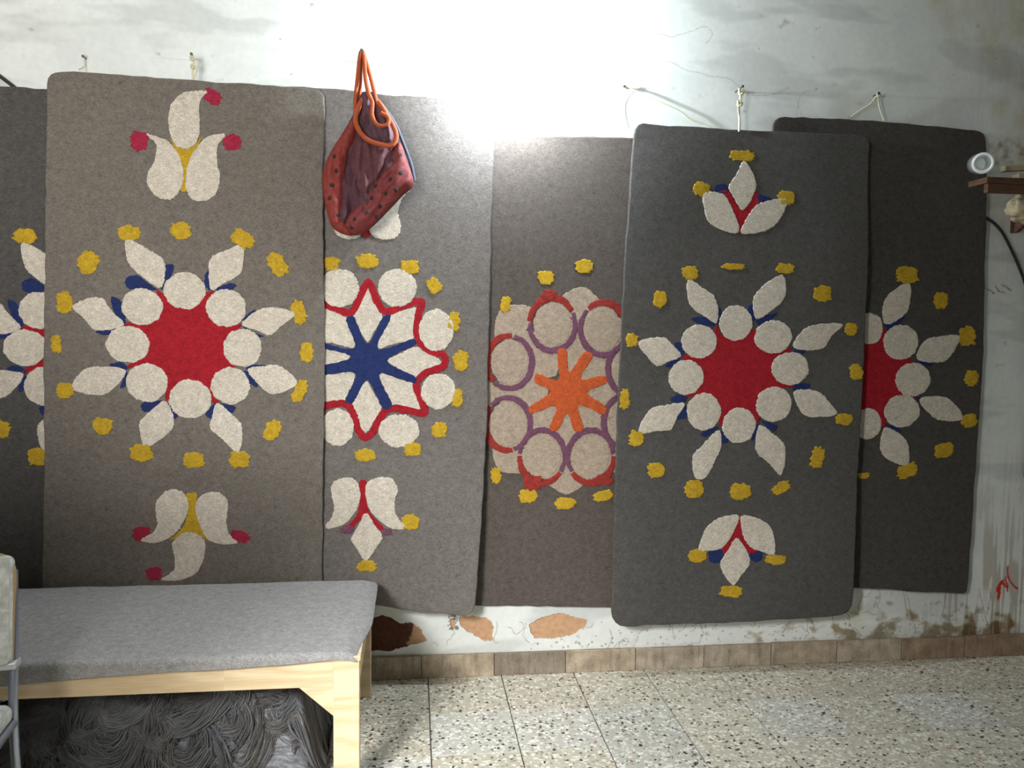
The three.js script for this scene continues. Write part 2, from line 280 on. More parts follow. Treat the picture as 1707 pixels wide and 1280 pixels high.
// rug outlines and motifs, metres on the wall: [part, dye, layer, shape, numbers]
const RUG_DATA = {
  A: {
    outline: [-1.703, 2.249, -1.7, 2.265, -1.693, 2.276, -1.681, 2.283, -1.665, 2.285, -1.403, 2.278, -.795, 2.264, -.779, 2.261, -.767, 2.254, -.761, 2.242, -.759, 2.226, -.795, .435, -.799, .415, -.808, .401, -.822, .393, -.842, .39, -1.729, .415, -1.749, .418, -1.763, .427, -1.771, .442, -1.773, .462],
    motifs: [
      ['disc', 'w', 2, 'e', [-1.443, 1.469, .072, .068, 0]],
      ['disc', 'w', 2, 'e', [-1.496, 1.33, .077, .068, 0]],
      ['disc', 'w', 2, 'e', [-1.429, 1.187, .074, .073, 0]],
      ['petal', 'w', 2, 'p', [-1.498, 1.716, -1.425, 1.686, -1.365, 1.638, -1.378, 1.541, -1.427, 1.569, -1.489, 1.63]],
      ['petal', 'w', 2, 'p', [-1.689, 1.464, -1.647, 1.493, -1.585, 1.499, -1.551, 1.455, -1.509, 1.404, -1.608, 1.381, -1.649, 1.424]],
      ['petal', 'w', 2, 'p', [-1.696, 1.165, -1.653, 1.235, -1.604, 1.246, -1.505, 1.232, -1.536, 1.177, -1.578, 1.144, -1.641, 1.143]],
      ['petal', 'w', 2, 'p', [-1.367, 1.119, -1.336, 1.058, -1.341, 1.014, -1.377, .98, -1.441, .945, -1.461, 1.007, -1.459, 1.04, -1.418, 1.081]],
      ['medallion', 'r', 1, 'p', [-1.395, 1.537, -1.363, 1.516, -1.277, 1.481, -1.212, 1.527, -1.187, 1.532, -1.206, 1.496, -1.157, 1.416, -1.085, 1.408, -1.121, 1.372, -1.129, 1.297, -1.112, 1.249, -1.159, 1.223, -1.195, 1.185, -1.171, 1.107, -1.217, 1.129, -1.281, 1.185, -1.339, 1.14, -1.362, 1.114, -1.367, 1.163, -1.415, 1.251, -1.508, 1.239, -1.471, 1.273, -1.442, 1.332, -1.507, 1.406, -1.426, 1.42, -1.379, 1.479]],
      ['wedge', 'b', 1, 'p', [-1.5, 1.572, -1.465, 1.587, -1.424, 1.559, -1.389, 1.534, -1.431, 1.535, -1.494, 1.539]],
      ['wedge', 'b', 1, 'p', [-1.363, 1.625, -1.331, 1.626, -1.35, 1.567, -1.376, 1.536]],
      ['wedge', 'b', 1, 'p', [-1.55, 1.506, -1.512, 1.484, -1.503, 1.441, -1.505, 1.403, -1.537, 1.44]],
      ['wedge', 'b', 1, 'p', [-1.608, 1.374, -1.559, 1.392, -1.502, 1.403, -1.56, 1.364]],
      ['wedge', 'b', 1, 'p', [-1.562, 1.254, -1.52, 1.264, -1.496, 1.24, -1.534, 1.232]],
      ['wedge', 'b', 1, 'p', [-1.503, 1.228, -1.493, 1.184, -1.525, 1.166, -1.514, 1.206]],
      ['wedge', 'b', 1, 'p', [-1.452, 1.107, -1.396, 1.122, -1.366, 1.116, -1.439, 1.077]],
      ['wedge', 'b', 1, 'p', [-1.357, 1.111, -1.317, 1.073, -1.336, 1.051]],
      ['tuft', 'y', 2, 'e', [-1.487, 1.742, .04, .027, 0]],
      ['tuft', 'y', 2, 'e', [-1.303, 1.754, .039, .03, 0]],
      ['tuft', 'y', 2, 'e', [-1.629, 1.631, .033, .042, -.4]],
      ['tuft', 'y', 2, 'e', [-1.716, 1.481, .026, .04, 0]],
      ['tuft', 'y', 2, 'e', [-1.747, 1.329, .019, .033, 0]],
      ['tuft', 'y', 2, 'e', [-1.72, 1.158, .031, .029, 0]],
      ['tuft', 'y', 2, 'e', [-1.594, 1.026, .036, .031, 0]],
      ['tuft', 'y', 2, 'e', [-1.457, .921, .041, .031, 0]],
      ['stem', 'y', 1, 'p', [-1.296, .764, -1.26, .764, -1.258, .722, -1.25, .646, -1.206, .579, -1.276, .604, -1.361, .587, -1.325, .619, -1.293, .685]],
    ],
  },
  B: {
    outline: [-1.385, 2.287, -1.381, 2.308, -1.371, 2.323, -1.356, 2.332, -1.334, 2.335, -1.171, 2.333, -.919, 2.323, -.662, 2.315, -.441, 2.309, -.422, 2.306, -.409, 2.297, -.401, 2.284, -.399, 2.265, -.406, 1.974, -.402, 1.294, -.416, .451, -.416, .393, -.419, .377, -.426, .365, -.437, .359, -.453, .357, -1.408, .384, -1.424, .387, -1.435, .394, -1.442, .406, -1.444, .422, -1.409, 1.507],
    motifs: [
      ['disc', 'w', 2, 'e', [-.914, 1.55, .074, .069, 0]],
      ['disc', 'w', 2, 'e', [-1.065, 1.487, .072, .068, 0]],
      ['disc', 'w', 2, 'e', [-.765, 1.487, .073, .071, 0]],
      ['disc', 'w', 2, 'e', [-1.118, 1.347, .077, .068, 0]],
      ['disc', 'w', 2, 'e', [-.705, 1.337, .07, .072, 0]],
      ['disc', 'w', 2, 'e', [-1.051, 1.205, .074, .073, 0]],
      ['disc', 'w', 2, 'e', [-.751, 1.194, .071, .07, 0]],
      ['disc', 'w', 2, 'e', [-.897, 1.144, .076, .073, 0]],
      ['petal', 'w', 2, 'p', [-1.12, 1.734, -1.047, 1.703, -.987, 1.656, -1, 1.558, -1.049, 1.587, -1.111, 1.647]],
      ['petal', 'w', 2, 'p', [-.707, 1.722, -.712, 1.619, -.777, 1.577, -.816, 1.554, -.82, 1.671, -.768, 1.702]],
      ['petal', 'w', 2, 'p', [-1.311, 1.481, -1.269, 1.511, -1.207, 1.517, -1.173, 1.472, -1.131, 1.422, -1.23, 1.399, -1.271, 1.442]],
      ['petal', 'w', 2, 'p', [-1.318, 1.183, -1.275, 1.252, -1.226, 1.264, -1.127, 1.249, -1.158, 1.194, -1.2, 1.161, -1.263, 1.161]],
      ['petal', 'w', 2, 'p', [-.708, 1.427, -.663, 1.472, -.612, 1.491, -.51, 1.47, -.562, 1.421, -.606, 1.387, -.656, 1.405]],
      ['petal', 'w', 2, 'p', [-.688, 1.257, -.643, 1.267, -.57, 1.27, -.505, 1.204, -.6, 1.162, -.651, 1.203]],
      ['petal', 'w', 2, 'p', [-.989, 1.137, -.958, 1.076, -.963, 1.031, -.999, .997, -1.063, .963, -1.083, 1.024, -1.081, 1.057, -1.04, 1.098]],
      ['petal', 'w', 2, 'p', [-.8, 1.128, -.746, 1.083, -.712, 1.045, -.725, .94, -.784, .993, -.825, 1.034, -.82, 1.075]],
      ['medallion', 'r', 1, 'p', [-1.017, 1.555, -.985, 1.533, -.899, 1.498, -.834, 1.544, -.809, 1.549, -.828, 1.514, -.779, 1.433, -.707, 1.425, -.743, 1.389, -.751, 1.315, -.734, 1.266, -.781, 1.24, -.817, 1.203, -.793, 1.124, -.839, 1.147, -.903, 1.202, -.961, 1.158, -.984, 1.132, -.989, 1.18, -1.037, 1.268, -1.13, 1.257, -1.093, 1.29, -1.064, 1.349, -1.129, 1.423, -1.048, 1.437, -1.001, 1.496]],
      ['wedge', 'b', 1, 'p', [-1.122, 1.589, -1.087, 1.604, -1.046, 1.576, -1.011, 1.551, -1.053, 1.552, -1.116, 1.556]],
      ['wedge', 'b', 1, 'p', [-.985, 1.643, -.953, 1.643, -.972, 1.585, -.998, 1.553]],
      ['wedge', 'b', 1, 'p', [-.841, 1.609, -.821, 1.631, -.817, 1.552, -.838, 1.565]],
      ['wedge', 'b', 1, 'p', [-.802, 1.558, -.741, 1.58, -.727, 1.571, -.784, 1.545]],
      ['wedge', 'b', 1, 'p', [-1.172, 1.523, -1.134, 1.502, -1.125, 1.458, -1.127, 1.42, -1.159, 1.458]],
      ['wedge', 'b', 1, 'p', [-1.23, 1.391, -1.181, 1.409, -1.124, 1.42, -1.182, 1.381]],
      ['wedge', 'b', 1, 'p', [-1.184, 1.271, -1.142, 1.281, -1.118, 1.257, -1.156, 1.249]],
      ['wedge', 'b', 1, 'p', [-1.125, 1.246, -1.115, 1.202, -1.147, 1.183, -1.136, 1.224]],
      ['wedge', 'b', 1, 'p', [-.708, 1.428, -.692, 1.46, -.656, 1.483, -.685, 1.438]],
      ['wedge', 'b', 1, 'p', [-.703, 1.419, -.657, 1.394, -.624, 1.381, -.671, 1.385]],
      ['wedge', 'b', 1, 'p', [-.694, 1.259, -.658, 1.274, -.621, 1.268, -.672, 1.25]],
      ['wedge', 'b', 1, 'p', [-.701, 1.249, -.672, 1.241, -.651, 1.19, -.68, 1.203]],
      ['wedge', 'b', 1, 'p', [-1.075, 1.124, -1.018, 1.139, -.988, 1.134, -1.061, 1.094]],
      ['wedge', 'b', 1, 'p', [-.979, 1.128, -.939, 1.091, -.958, 1.068]],
      ['wedge', 'b', 1, 'p', [-.804, 1.128, -.813, 1.068, -.843, 1.083]],
      ['wedge', 'b', 1, 'p', [-.798, 1.124, -.735, 1.113, -.754, 1.083]],
      ['tuft', 'y', 2, 'e', [-1.109, 1.759, .04, .027, 0]],
      ['tuft', 'y', 2, 'e', [-.925, 1.771, .039, .03, 0]],
      ['tuft', 'y', 2, 'e', [-.704, 1.747, .042, .032, -.5]],
      ['tuft', 'y', 2, 'e', [-1.251, 1.648, .033, .042, -.4]],
      ['tuft', 'y', 2, 'e', [-.575, 1.655, .03, .046, .5]],
      ['tuft', 'y', 2, 'e', [-1.338, 1.499, .026, .04, 0]],
      ['tuft', 'y', 2, 'e', [-1.369, 1.346, .019, .033, 0]],
      ['tuft', 'y', 2, 'e', [-.496, 1.474, .026, .045, .2]],
      ['tuft', 'y', 2, 'e', [-.467, 1.324, .024, .038, 0]],
      ['tuft', 'y', 2, 'e', [-1.342, 1.175, .031, .029, 0]],
      ['tuft', 'y', 2, 'e', [-.494, 1.173, .024, .044, -.4]],
      ['tuft', 'y', 2, 'e', [-1.216, 1.043, .036, .031, 0]],
      ['tuft', 'y', 2, 'e', [-.598, 1.022, .028, .042, -.6]],
      ['tuft', 'y', 2, 'e', [-1.079, .938, .041, .031, 0]],
      ['tuft', 'y', 2, 'e', [-.886, .911, .04, .029, 0]],
      ['tuft', 'y', 2, 'e', [-.721, .913, .036, .032, 0]],
      ['petal', 'w', 2, 'p', [-1.042, 2.122, -1.002, 2.113, -.964, 2.096, -.926, 2.044, -.913, 1.98, -.925, 1.922, -.964, 1.885, -1.012, 1.897, -1.043, 1.94, -1.042, 1.975, -1.017, 2.026, -1.009, 2.084]],
      ['petal', 'w', 2, 'p', [-.76, 2.129, -.789, 2.085, -.79, 2.02, -.783, 1.977, -.794, 1.919, -.837, 1.885, -.88, 1.887, -.904, 1.922, -.903, 1.98, -.892, 2.031, -.856, 2.089, -.82, 2.12]],
      ['petal', 'w', 2, 'p', [-.963, 2.164, -.952, 2.228, -.916, 2.269, -.86, 2.282, -.822, 2.28, -.847, 2.247, -.851, 2.19, -.852, 2.133, -.87, 2.089, -.905, 2.072, -.94, 2.086, -.957, 2.121]],
      ['stem', 'y', 1, 'p', [-.959, 2.111, -.94, 2.086, -.905, 2.07, -.87, 2.089, -.843, 2.119, -.874, 2.053, -.896, 1.995, -.904, 1.919, -.921, 1.918, -.913, 1.994, -.933, 2.051]],
      ['tuft', 'c', 1, 'e', [-1.068, 2.096, .031, .036, 0]],
      ['tuft', 'c', 1, 'e', [-.736, 2.101, .034, .027, .2]],
      ['tuft', 'c', 1, 'e', [-.804, 2.263, .035, .026, -.5]],
      ['petal', 'w', 2, 'p', [-1.03, .704, -1.029, .75, -.993, .792, -.949, .798, -.918, .768, -.915, .711, -.947, .646, -.987, .609, -1.041, .593, -1.089, .604, -1.04, .638, -1.026, .666]],
      ['petal', 'w', 2, 'p', [-.883, .748, -.842, .785, -.788, .78, -.766, .747, -.772, .671, -.763, .624, -.732, .59, -.8, .587, -.844, .606, -.875, .673]],
      ['petal', 'w', 2, 'p', [-.974, .59, -.934, .629, -.889, .628, -.854, .597, -.859, .531, -.891, .47, -.954, .446, -1.017, .45, -.971, .486, -.966, .533]],
      ['stem', 'y', 1, 'p', [-.918, .782, -.882, .781, -.88, .739, -.872, .664, -.828, .597, -.898, .622, -.983, .604, -.947, .637, -.915, .702]],
      ['tuft', 'c', 1, 'e', [-1.083, .628, .034, .03, 0]],
      ['tuft', 'c', 1, 'e', [-.723, .614, .034, .023, -.2]],
      ['tuft', 'c', 1, 'e', [-1.043, .474, .028, .025, 0]],
    ],
  },
  C: {
    outline: [-.668, 2.284, -.665, 2.3, -.658, 2.311, -.647, 2.318, -.63, 2.321, -.358, 2.323, -.178, 2.307, .096, 2.308, .243, 2.305, .256, 2.303, .265, 2.297, .269, 2.287, .269, 2.274, .243, 2.092, .235, 1.651, .228, 1.059, .203, .584, .184, .333, .18, .312, .169, .297, .153, .289, .132, .287, -.027, .296, -.197, .324, -.626, .369, -.642, .373, -.653, .382, -.66, .394, -.663, .41, -.686, 1.519],
    motifs: [
      ['star', 'b', 2, 'p', [-.321, 1.456, -.295, 1.462, -.241, 1.359, -.176, 1.465, -.15, 1.469, -.201, 1.339, -.059, 1.375, -.052, 1.36, -.164, 1.292, -.052, 1.226, -.055, 1.206, -.195, 1.239, -.146, 1.113, -.176, 1.103, -.244, 1.216, -.299, 1.126, -.325, 1.13, -.287, 1.24, -.402, 1.235, -.472, 1.228, -.472, 1.247, -.304, 1.306, -.478, 1.358, -.471, 1.374, -.291, 1.34]],
      ['petal', 'w', 1, 'p', [-.237, 1.572, -.196, 1.498, -.183, 1.462, -.215, 1.406, -.241, 1.363, -.267, 1.405, -.294, 1.464, -.273, 1.51]],
      ['petal', 'w', 1, 'p', [-.052, 1.496, -.052, 1.434, -.068, 1.375, -.137, 1.358, -.199, 1.341, -.183, 1.406, -.157, 1.462, -.111, 1.486]],
      ['petal', 'w', 1, 'p', [-.052, 1.348, -.006, 1.322, .047, 1.286, -.006, 1.25, -.045, 1.226, -.111, 1.256, -.163, 1.292, -.111, 1.322]],
      ['petal', 'w', 1, 'p', [-.192, 1.239, -.124, 1.226, -.058, 1.203, -.045, 1.143, -.037, 1.094, -.097, 1.11, -.146, 1.113, -.176, 1.183]],
      ['petal', 'w', 1, 'p', [-.244, 1.212, -.215, 1.163, -.185, 1.113, -.215, 1.051, -.251, 1.008, -.28, 1.051, -.302, 1.117, -.273, 1.169]],
      ['petal', 'w', 1, 'p', [-.289, 1.238, -.312, 1.169, -.325, 1.126, -.393, 1.126, -.447, 1.103, -.428, 1.202, -.395, 1.238]],
      ['petal', 'w', 1, 'p', [-.305, 1.307, -.401, 1.339, -.497, 1.299, -.434, 1.254]],
      ['petal', 'w', 1, 'p', [-.292, 1.343, -.315, 1.457, -.369, 1.479, -.439, 1.494, -.427, 1.365, -.369, 1.359]],
      ['disc', 'w', 2, 'e', [-.346, 1.57, .074, .073, 0]],
      ['disc', 'w', 2, 'e', [-.126, 1.574, .075, .073, 0]],
      ['disc', 'w', 2, 'e', [.025, 1.412, .068, .081, 0]],
      ['disc', 'w', 2, 'e', [.034, 1.173, .068, .07, 0]],
      ['disc', 'w', 2, 'e', [-.118, 1.017, .08, .065, 0]],
      ['disc', 'w', 2, 'e', [-.354, 1.031, .062, .073, 0]],
      ['disc', 'w', 2, 'e', [-.503, 1.403, .065, .075, 0]],
      ['disc', 'w', 2, 'e', [-.507, 1.175, .065, .069, 0]],
      ['outline_band', 'r', 1.5, 'b', [.028, -.237, 1.595, -.208, 1.53, -.173, 1.482, -.111, 1.502, -.032, 1.521, -.046, 1.467, -.049, 1.395, -.019, 1.342, .057, 1.31, .054, 1.273, -.019, 1.243, -.051, 1.203, -.038, 1.15, -.017, 1.089, -.084, 1.097, -.156, 1.104, -.195, 1.064, -.221, 1.011, -.251, .991, -.277, 1.024, -.293, 1.077, -.319, 1.12, -.396, 1.117, -.46, 1.097, -.434, 1.149, -.428, 1.202, -.459, 1.241, -.529, 1.273, -.529, 1.305, -.459, 1.338, -.427, 1.391, -.433, 1.462, -.445, 1.517, -.369, 1.495, -.305, 1.475, -.273, 1.529]],
      ['tuft', 'y', 2, 'e', [-.241, 1.675, .04, .027, 0]],
      ['tuft', 'y', 2, 'e', [-.079, 1.656, .038, .027, 0]],
      ['tuft', 'y', 2, 'e', [.016, 1.586, .025, .031, .7]],
      ['tuft', 'y', 2, 'e', [.094, 1.446, .022, .038, 0]],
      ['tuft', 'y', 2, 'e', [.123, 1.294, .028, .039, 0]],
      ['tuft', 'y', 2, 'e', [.111, 1.147, .022, .035, 0]],
      ['tuft', 'y', 2, 'e', [.038, 1.02, .03, .03, 0]],
      ['tuft', 'y', 2, 'e', [-.065, .944, .034, .027, 0]],
      ['tuft', 'y', 2, 'e', [-.251, .921, .038, .024, 0]],
      ['tuft', 'y', 2, 'e', [-.375, 1.663, .029, .027, 0]],
      ['petal', 'w', 2, 'p', [-.38, .764, -.376, .811, -.338, .832, -.289, .826, -.27, .787, -.273, .732, -.296, .685, -.335, .646, -.403, .636, -.38, .678, -.369, .725]],
      ['petal', 'w', 2, 'p', [-.363, 1.822, -.36, 1.778, -.323, 1.758, -.274, 1.765, -.256, 1.803, -.259, 1.855, -.281, 1.899, -.319, 1.935, -.385, 1.944, -.363, 1.904, -.352, 1.86]],
      ['petal', 'w', 2, 'p', [-.243, .81, -.197, .833, -.144, .827, -.124, .786, -.136, .724, -.12, .669, -.089, .634, -.135, .63, -.197, .665, -.239, .724]],
      ['petal', 'w', 2, 'p', [-.229, 1.781, -.184, 1.759, -.132, 1.767, -.113, 1.806, -.124, 1.866, -.109, 1.919, -.079, 1.954, -.125, 1.956, -.185, 1.921, -.226, 1.863]],
      ['petal', 'w', 2, 'p', [-.247, .693, -.212, .646, -.182, .599, -.208, .552, -.247, .505, -.281, .552, -.303, .591, -.274, .646]],
      ['petal', 'w', 2, 'p', [-.233, 1.893, -.199, 1.939, -.17, 1.985, -.196, 2.029, -.233, 2.072, -.267, 2.026, -.287, 1.988, -.259, 1.937]],
      ['stem', 'r', 1, 'p', [-.27, .822, -.247, .822, -.239, .724, -.228, .693, -.174, .626, -.197, .626, -.251, .673, -.304, .631, -.316, .642, -.285, .681, -.273, .724]],
      ['stem', 'r', 1, 'p', [-.256, 1.769, -.233, 1.769, -.226, 1.863, -.214, 1.894, -.162, 1.959, -.185, 1.958, -.237, 1.912, -.289, 1.951, -.3, 1.94, -.27, 1.903, -.259, 1.862]],
      ['tuft', 'v', 1, 'e', [-.319, .629, .024, .016, 0]],
      ['tuft', 'v', 1, 'e', [-.168, .616, .023, .014, 0]],
      ['tuft', 'y', 2, 'e', [-.074, .657, .035, .03, 0]],
      ['tuft', 'y', 2, 'e', [-.243, .483, .037, .022, 0]],
    ],
  },
  D: {
    outline: [.063, 2.142, .065, 2.156, .071, 2.165, .081, 2.171, .094, 2.174, .477, 2.184, 1, 2.191, 1.013, 2.189, 1.023, 2.184, 1.029, 2.174, 1.031, 2.161, 1.033, .293, 1.031, .28, 1.026, .271, 1.016, .265, 1.003, .264, .769, .273, .196, .3, .088, .309, .075, .312, .065, .319, .059, .329, .058, .342],
    motifs: [
      ['disc', 'w2', 1, 'e', [.489, 1.441, .076, .089, 0]],
      ['outline_band', 'v', 2, 'b', [.026, .572, 1.489, .582, 1.443, .574, 1.396, .548, 1.358, .51, 1.338, .468, 1.338, .431, 1.36, .405, 1.398, .397, 1.444]],
      ['outline_band', 'r2', 2, 'b', [.03, .398, 1.451, .405, 1.483, .42, 1.511, .442, 1.532, .469, 1.544, .498, 1.546, .526, 1.538, .55, 1.52, .569, 1.495]],
      ['petal', 'w2', 0.8, 'p', [.561, 1.249, .666, 1.343, .595, 1.468, .491, 1.37]],
      ['petal', 'w2', 0.8, 'p', [.594, 1.459, .699, 1.497, .614, 1.592, .505, 1.525]],
      ['disc', 'w2', 1, 'e', [.697, 1.425, .077, .09, 0]],
      ['outline_band', 'v', 2, 'b', [.026, .788, 1.396, .768, 1.354, .733, 1.326, .691, 1.319, .651, 1.334, .62, 1.367, .605, 1.412, .608, 1.459, .63, 1.5]],
      ['outline_band', 'r2', 2, 'b', [.03, .635, 1.505, .659, 1.523, .687, 1.531, .717, 1.529, .744, 1.517, .767, 1.496, .783, 1.468, .791, 1.436, .79, 1.402]],
      ['petal', 'w2', 0.8, 'p', [.608, 1.223, .751, 1.223, .784, 1.363, .637, 1.359]],
      ['petal', 'w2', 0.8, 'p', [.776, 1.357, .882, 1.315, .884, 1.443, .755, 1.466]],
      ['disc', 'w2', 1, 'e', [.816, 1.263, .078, .091, 0]],
      ['outline_band', 'v', 2, 'b', [.026, .869, 1.172, .828, 1.156, .785, 1.162, .749, 1.188, .726, 1.229, .721, 1.278, .736, 1.323, .767, 1.356, .807, 1.37]],
      ['outline_band', 'r2', 2, 'b', [.03, .813, 1.37, .843, 1.365, .87, 1.35, .891, 1.327, .906, 1.297, .911, 1.264, .907, 1.23, .894, 1.2, .874, 1.176]],
      ['petal', 'w2', 0.8, 'p', [.624, 1.171, .73, 1.073, .853, 1.152, .742, 1.249]],
      ['petal', 'w2', 0.8, 'p', [.843, 1.152, .892, 1.049, .984, 1.141, .905, 1.246]],
      ['disc', 'w2', 1, 'e', [.801, 1.047, .078, .091, 0]],
      ['outline_band', 'v', 2, 'b', [.026, .78, .942, .742, .964, .715, 1.003, .706, 1.051, .716, 1.098, .743, 1.135, .782, 1.154, .825, 1.151, .864, 1.127]],
      ['outline_band', 'r2', 2, 'b', [.03, .868, 1.122, .886, 1.095, .895, 1.062, .895, 1.028, .886, .996, .869, .969, .845, .949, .816, .939, .786, .94]],
      ['petal', 'w2', 0.8, 'p', [.6, 1.122, .608, .981, .753, .951, .741, 1.097]],
      ['petal', 'w2', 0.8, 'p', [.746, .959, .709, .853, .841, .853, .858, .982]],
      ['disc', 'w2', 1, 'e', [.655, .905, .077, .091, 0]],
      ['outline_band', 'v', 2, 'b', [.026, .578, .845, .562, .89, .564, .939, .586, .981, .621, 1.007, .663, 1.013, .704, .997, .735, .962, .749, .915]],
      ['outline_band', 'r2', 2, 'b', [.03, .75, .908, .747, .875, .735, .844, .715, .819, .689, .803, .66, .797, .631, .801, .603, .816, .581, .839]],
      ['petal', 'w2', 0.8, 'p', [.552, 1.104, .465, .994, .555, .879, .642, .994]],
      ['petal', 'w2', 0.8, 'p', [.555, .889, .457, .835, .557, .751, .655, .833]],
      ['disc', 'w2', 1, 'e', [.455, .907, .076, .091, 0]],
      ['outline_band', 'v', 2, 'b', [.026, .362, .918, .375, .964, .404, .998, .444, 1.014, .486, 1.008, .521, .981, .544, .939, .548, .891, .533, .845]],
      ['outline_band', 'r2', 2, 'b', [.03, .53, .84, .509, .817, .482, .803, .453, .799, .425, .806, .399, .822, .379, .847, .366, .878, .362, .911]],
      ['petal', 'w2', 0.8, 'p', [.504, 1.121, .366, 1.094, .361, .95, .503, .981]],
      ['petal', 'w2', 0.8, 'p', [.368, .957, .259, .979, .281, .854, .409, .853]],
      ['disc', 'w2', 1, 'e', [.313, 1.04, .075, .09, 0]],
      ['outline_band', 'v', 2, 'b', [.026, .248, 1.116, .283, 1.141, .325, 1.145, .364, 1.128, .393, 1.093, .405, 1.047, .399, .999, .376, .96, .339, .937]],
      ['outline_band', 'r2', 2, 'b', [.03, .334, .935, .305, .934, .277, .943, .252, .961, .234, .987, .224, 1.018, .222, 1.051, .229, 1.083, .244, 1.111]],
      ['petal', 'w2', 0.8, 'p', [.477, 1.174, .363, 1.257, .254, 1.166, .371, 1.083]],
      ['petal', 'w2', 0.8, 'p', [.263, 1.166, .206, 1.26, .129, 1.161, .215, 1.068]],
      ['disc', 'w2', 1, 'e', [.317, 1.288, .075, .089, 0]],
      ['outline_band', 'v', 2, 'b', [.026, .334, 1.392, .372, 1.372, .399, 1.335, .409, 1.289, .4, 1.242, .374, 1.205, .337, 1.185, .295, 1.186, .258, 1.207]],
      ['outline_band', 'r2', 2, 'b', [.03, .254, 1.212, .236, 1.238, .227, 1.269, .226, 1.302, .234, 1.334, .25, 1.361, .273, 1.381, .3, 1.392, .328, 1.393]],
      ['petal', 'w2', 0.8, 'p', [.504, 1.234, .504, 1.373, .364, 1.408, .367, 1.266]],
      ['petal', 'w2', 0.8, 'p', [.37, 1.4, .412, 1.501, .286, 1.504, .262, 1.382]],
      ['star', 'o', 2.2, 'p', [.514, 1.34, .546, 1.34, .561, 1.25, .624, 1.332, .657, 1.319, .608, 1.223, .71, 1.234, .718, 1.209, .636, 1.168, .717, 1.106, .708, 1.078, .6, 1.115, .622, 1.017, .591, 1.008, .554, 1.081, .516, 1.014, .483, 1.017, .508, 1.111, .403, 1.083, .398, 1.104, .484, 1.172, .422, 1.208, .426, 1.242, .515, 1.218]],
      ['tuft', 'y', 2, 'e', [.46, 1.627, .033, .028, 0]],
      ['tuft', 'y', 2, 'e', [.299, 1.519, .022, .031, 0]],
      ['tuft', 'y', 2, 'e', [.615, 1.673, .036, .027, 0]],
      ['tuft', 'y', 2, 'e', [.4, .747, .037, .028, 0]],
      ['tuft', 'y', 2, 'e', [.553, .715, .042, .024, 0]],
      ['tuft', 'y', 2, 'e', [.709, .743, .04, .022, .2]],
      ['tuft', 'y', 2, 'e', [.269, .831, .02, .033, 0]],
      ['tuft', 'r2', 2.4, 'e', [.42, .8, .039, .031, 0]],
      ['tuft', 'r2', 2.4, 'e', [.708, .808, .038, .02, 0]],
      ['tuft', 'r2', 2.4, 'e', [.473, 1.558, .029, .02, 0]],
    ],
  },
  E: {
    outline: [.798, 2.19, .803, 2.214, .815, 2.23, .833, 2.238, .857, 2.238, .899, 2.233, 1.27, 2.229, 1.742, 2.228, 1.763, 2.225, 1.779, 2.216, 1.788, 2.2, 1.791, 2.179, 1.798, 1.802, 1.795, 1.308, 1.786, .807, 1.778, .312, 1.772, .277, 1.757, .251, 1.732, .236, 1.697, .23, 1.456, .222, 1.069, .216, .806, .215, .776, .219, .756, .232, .743, .253, .739, .282, .749, 1.012, .766, 1.659, .787, 2.036],
    motifs: [
      ['disc', 'w', 2, 'e', [1.236, 1.455, .07, .071, 0]],
      ['disc', 'w', 2, 'e', [1.082, 1.378, .074, .068, 0]],
      ['disc', 'w', 2, 'e', [1.397, 1.4, .08, .067, 0]],
      ['disc', 'w', 2, 'e', [1.03, 1.234, .072, .07, 0]],
      ['disc', 'w', 2, 'e', [1.472, 1.271, .08, .068, 0]],
      ['disc', 'w', 2, 'e', [1.109, 1.094, .071, .076, 0]],
      ['disc', 'w', 2, 'e', [1.406, 1.125, .076, .072, 0]],
      ['disc', 'w', 2, 'e', [1.259, 1.038, .071, .073, 0]],
      ['petal', 'w', 2, 'p', [1.032, 1.628, 1.092, 1.595, 1.148, 1.552, 1.154, 1.454, 1.102, 1.48, 1.041, 1.523]],
      ['petal', 'w', 2, 'p', [1.428, 1.652, 1.442, 1.567, 1.4, 1.518, 1.323, 1.473, 1.308, 1.551, 1.34, 1.599]],
      ['petal', 'w', 2, 'p', [.829, 1.372, .933, 1.393, .972, 1.363, 1.006, 1.319, .952, 1.295, .911, 1.278, .868, 1.315]],
      ['petal', 'w', 2, 'p', [1.482, 1.361, 1.53, 1.434, 1.591, 1.455, 1.694, 1.453, 1.652, 1.411, 1.61, 1.355]],
      ['petal', 'w', 2, 'p', [1.027, 1.128, 1, 1.077, .973, 1.022, .91, 1.015, .839, 1.005, .887, 1.104, .956, 1.121]],
      ['petal', 'w', 2, 'p', [1.492, 1.177, 1.602, 1.174, 1.647, 1.132, 1.682, 1.086, 1.605, 1.072, 1.539, 1.08]],
      ['petal', 'w', 2, 'p', [1.175, 1.018, 1.186, .952, 1.167, .904, 1.119, .821, 1.083, .821, 1.067, .911, 1.102, .952]],
      ['petal', 'w', 2, 'p', [1.347, 1.038, 1.41, .999, 1.459, .95, 1.444, .831, 1.391, .881, 1.336, .93]],
      ['medallion', 'r', 1, 'p', [1.155, 1.45, 1.175, 1.406, 1.24, 1.393, 1.306, 1.428, 1.324, 1.428, 1.34, 1.387, 1.391, 1.353, 1.475, 1.354, 1.458, 1.312, 1.438, 1.257, 1.491, 1.198, 1.44, 1.188, 1.384, 1.146, 1.333, 1.045, 1.306, 1.09, 1.256, 1.097, 1.18, 1.038, 1.162, 1.104, 1.111, 1.152, 1.026, 1.156, 1.068, 1.187, 1.066, 1.255, 1.011, 1.317, 1.078, 1.33, 1.133, 1.372]],
      ['wedge', 'b', 1, 'p', [1.154, 1.528, 1.172, 1.501, 1.168, 1.447, 1.152, 1.454]],
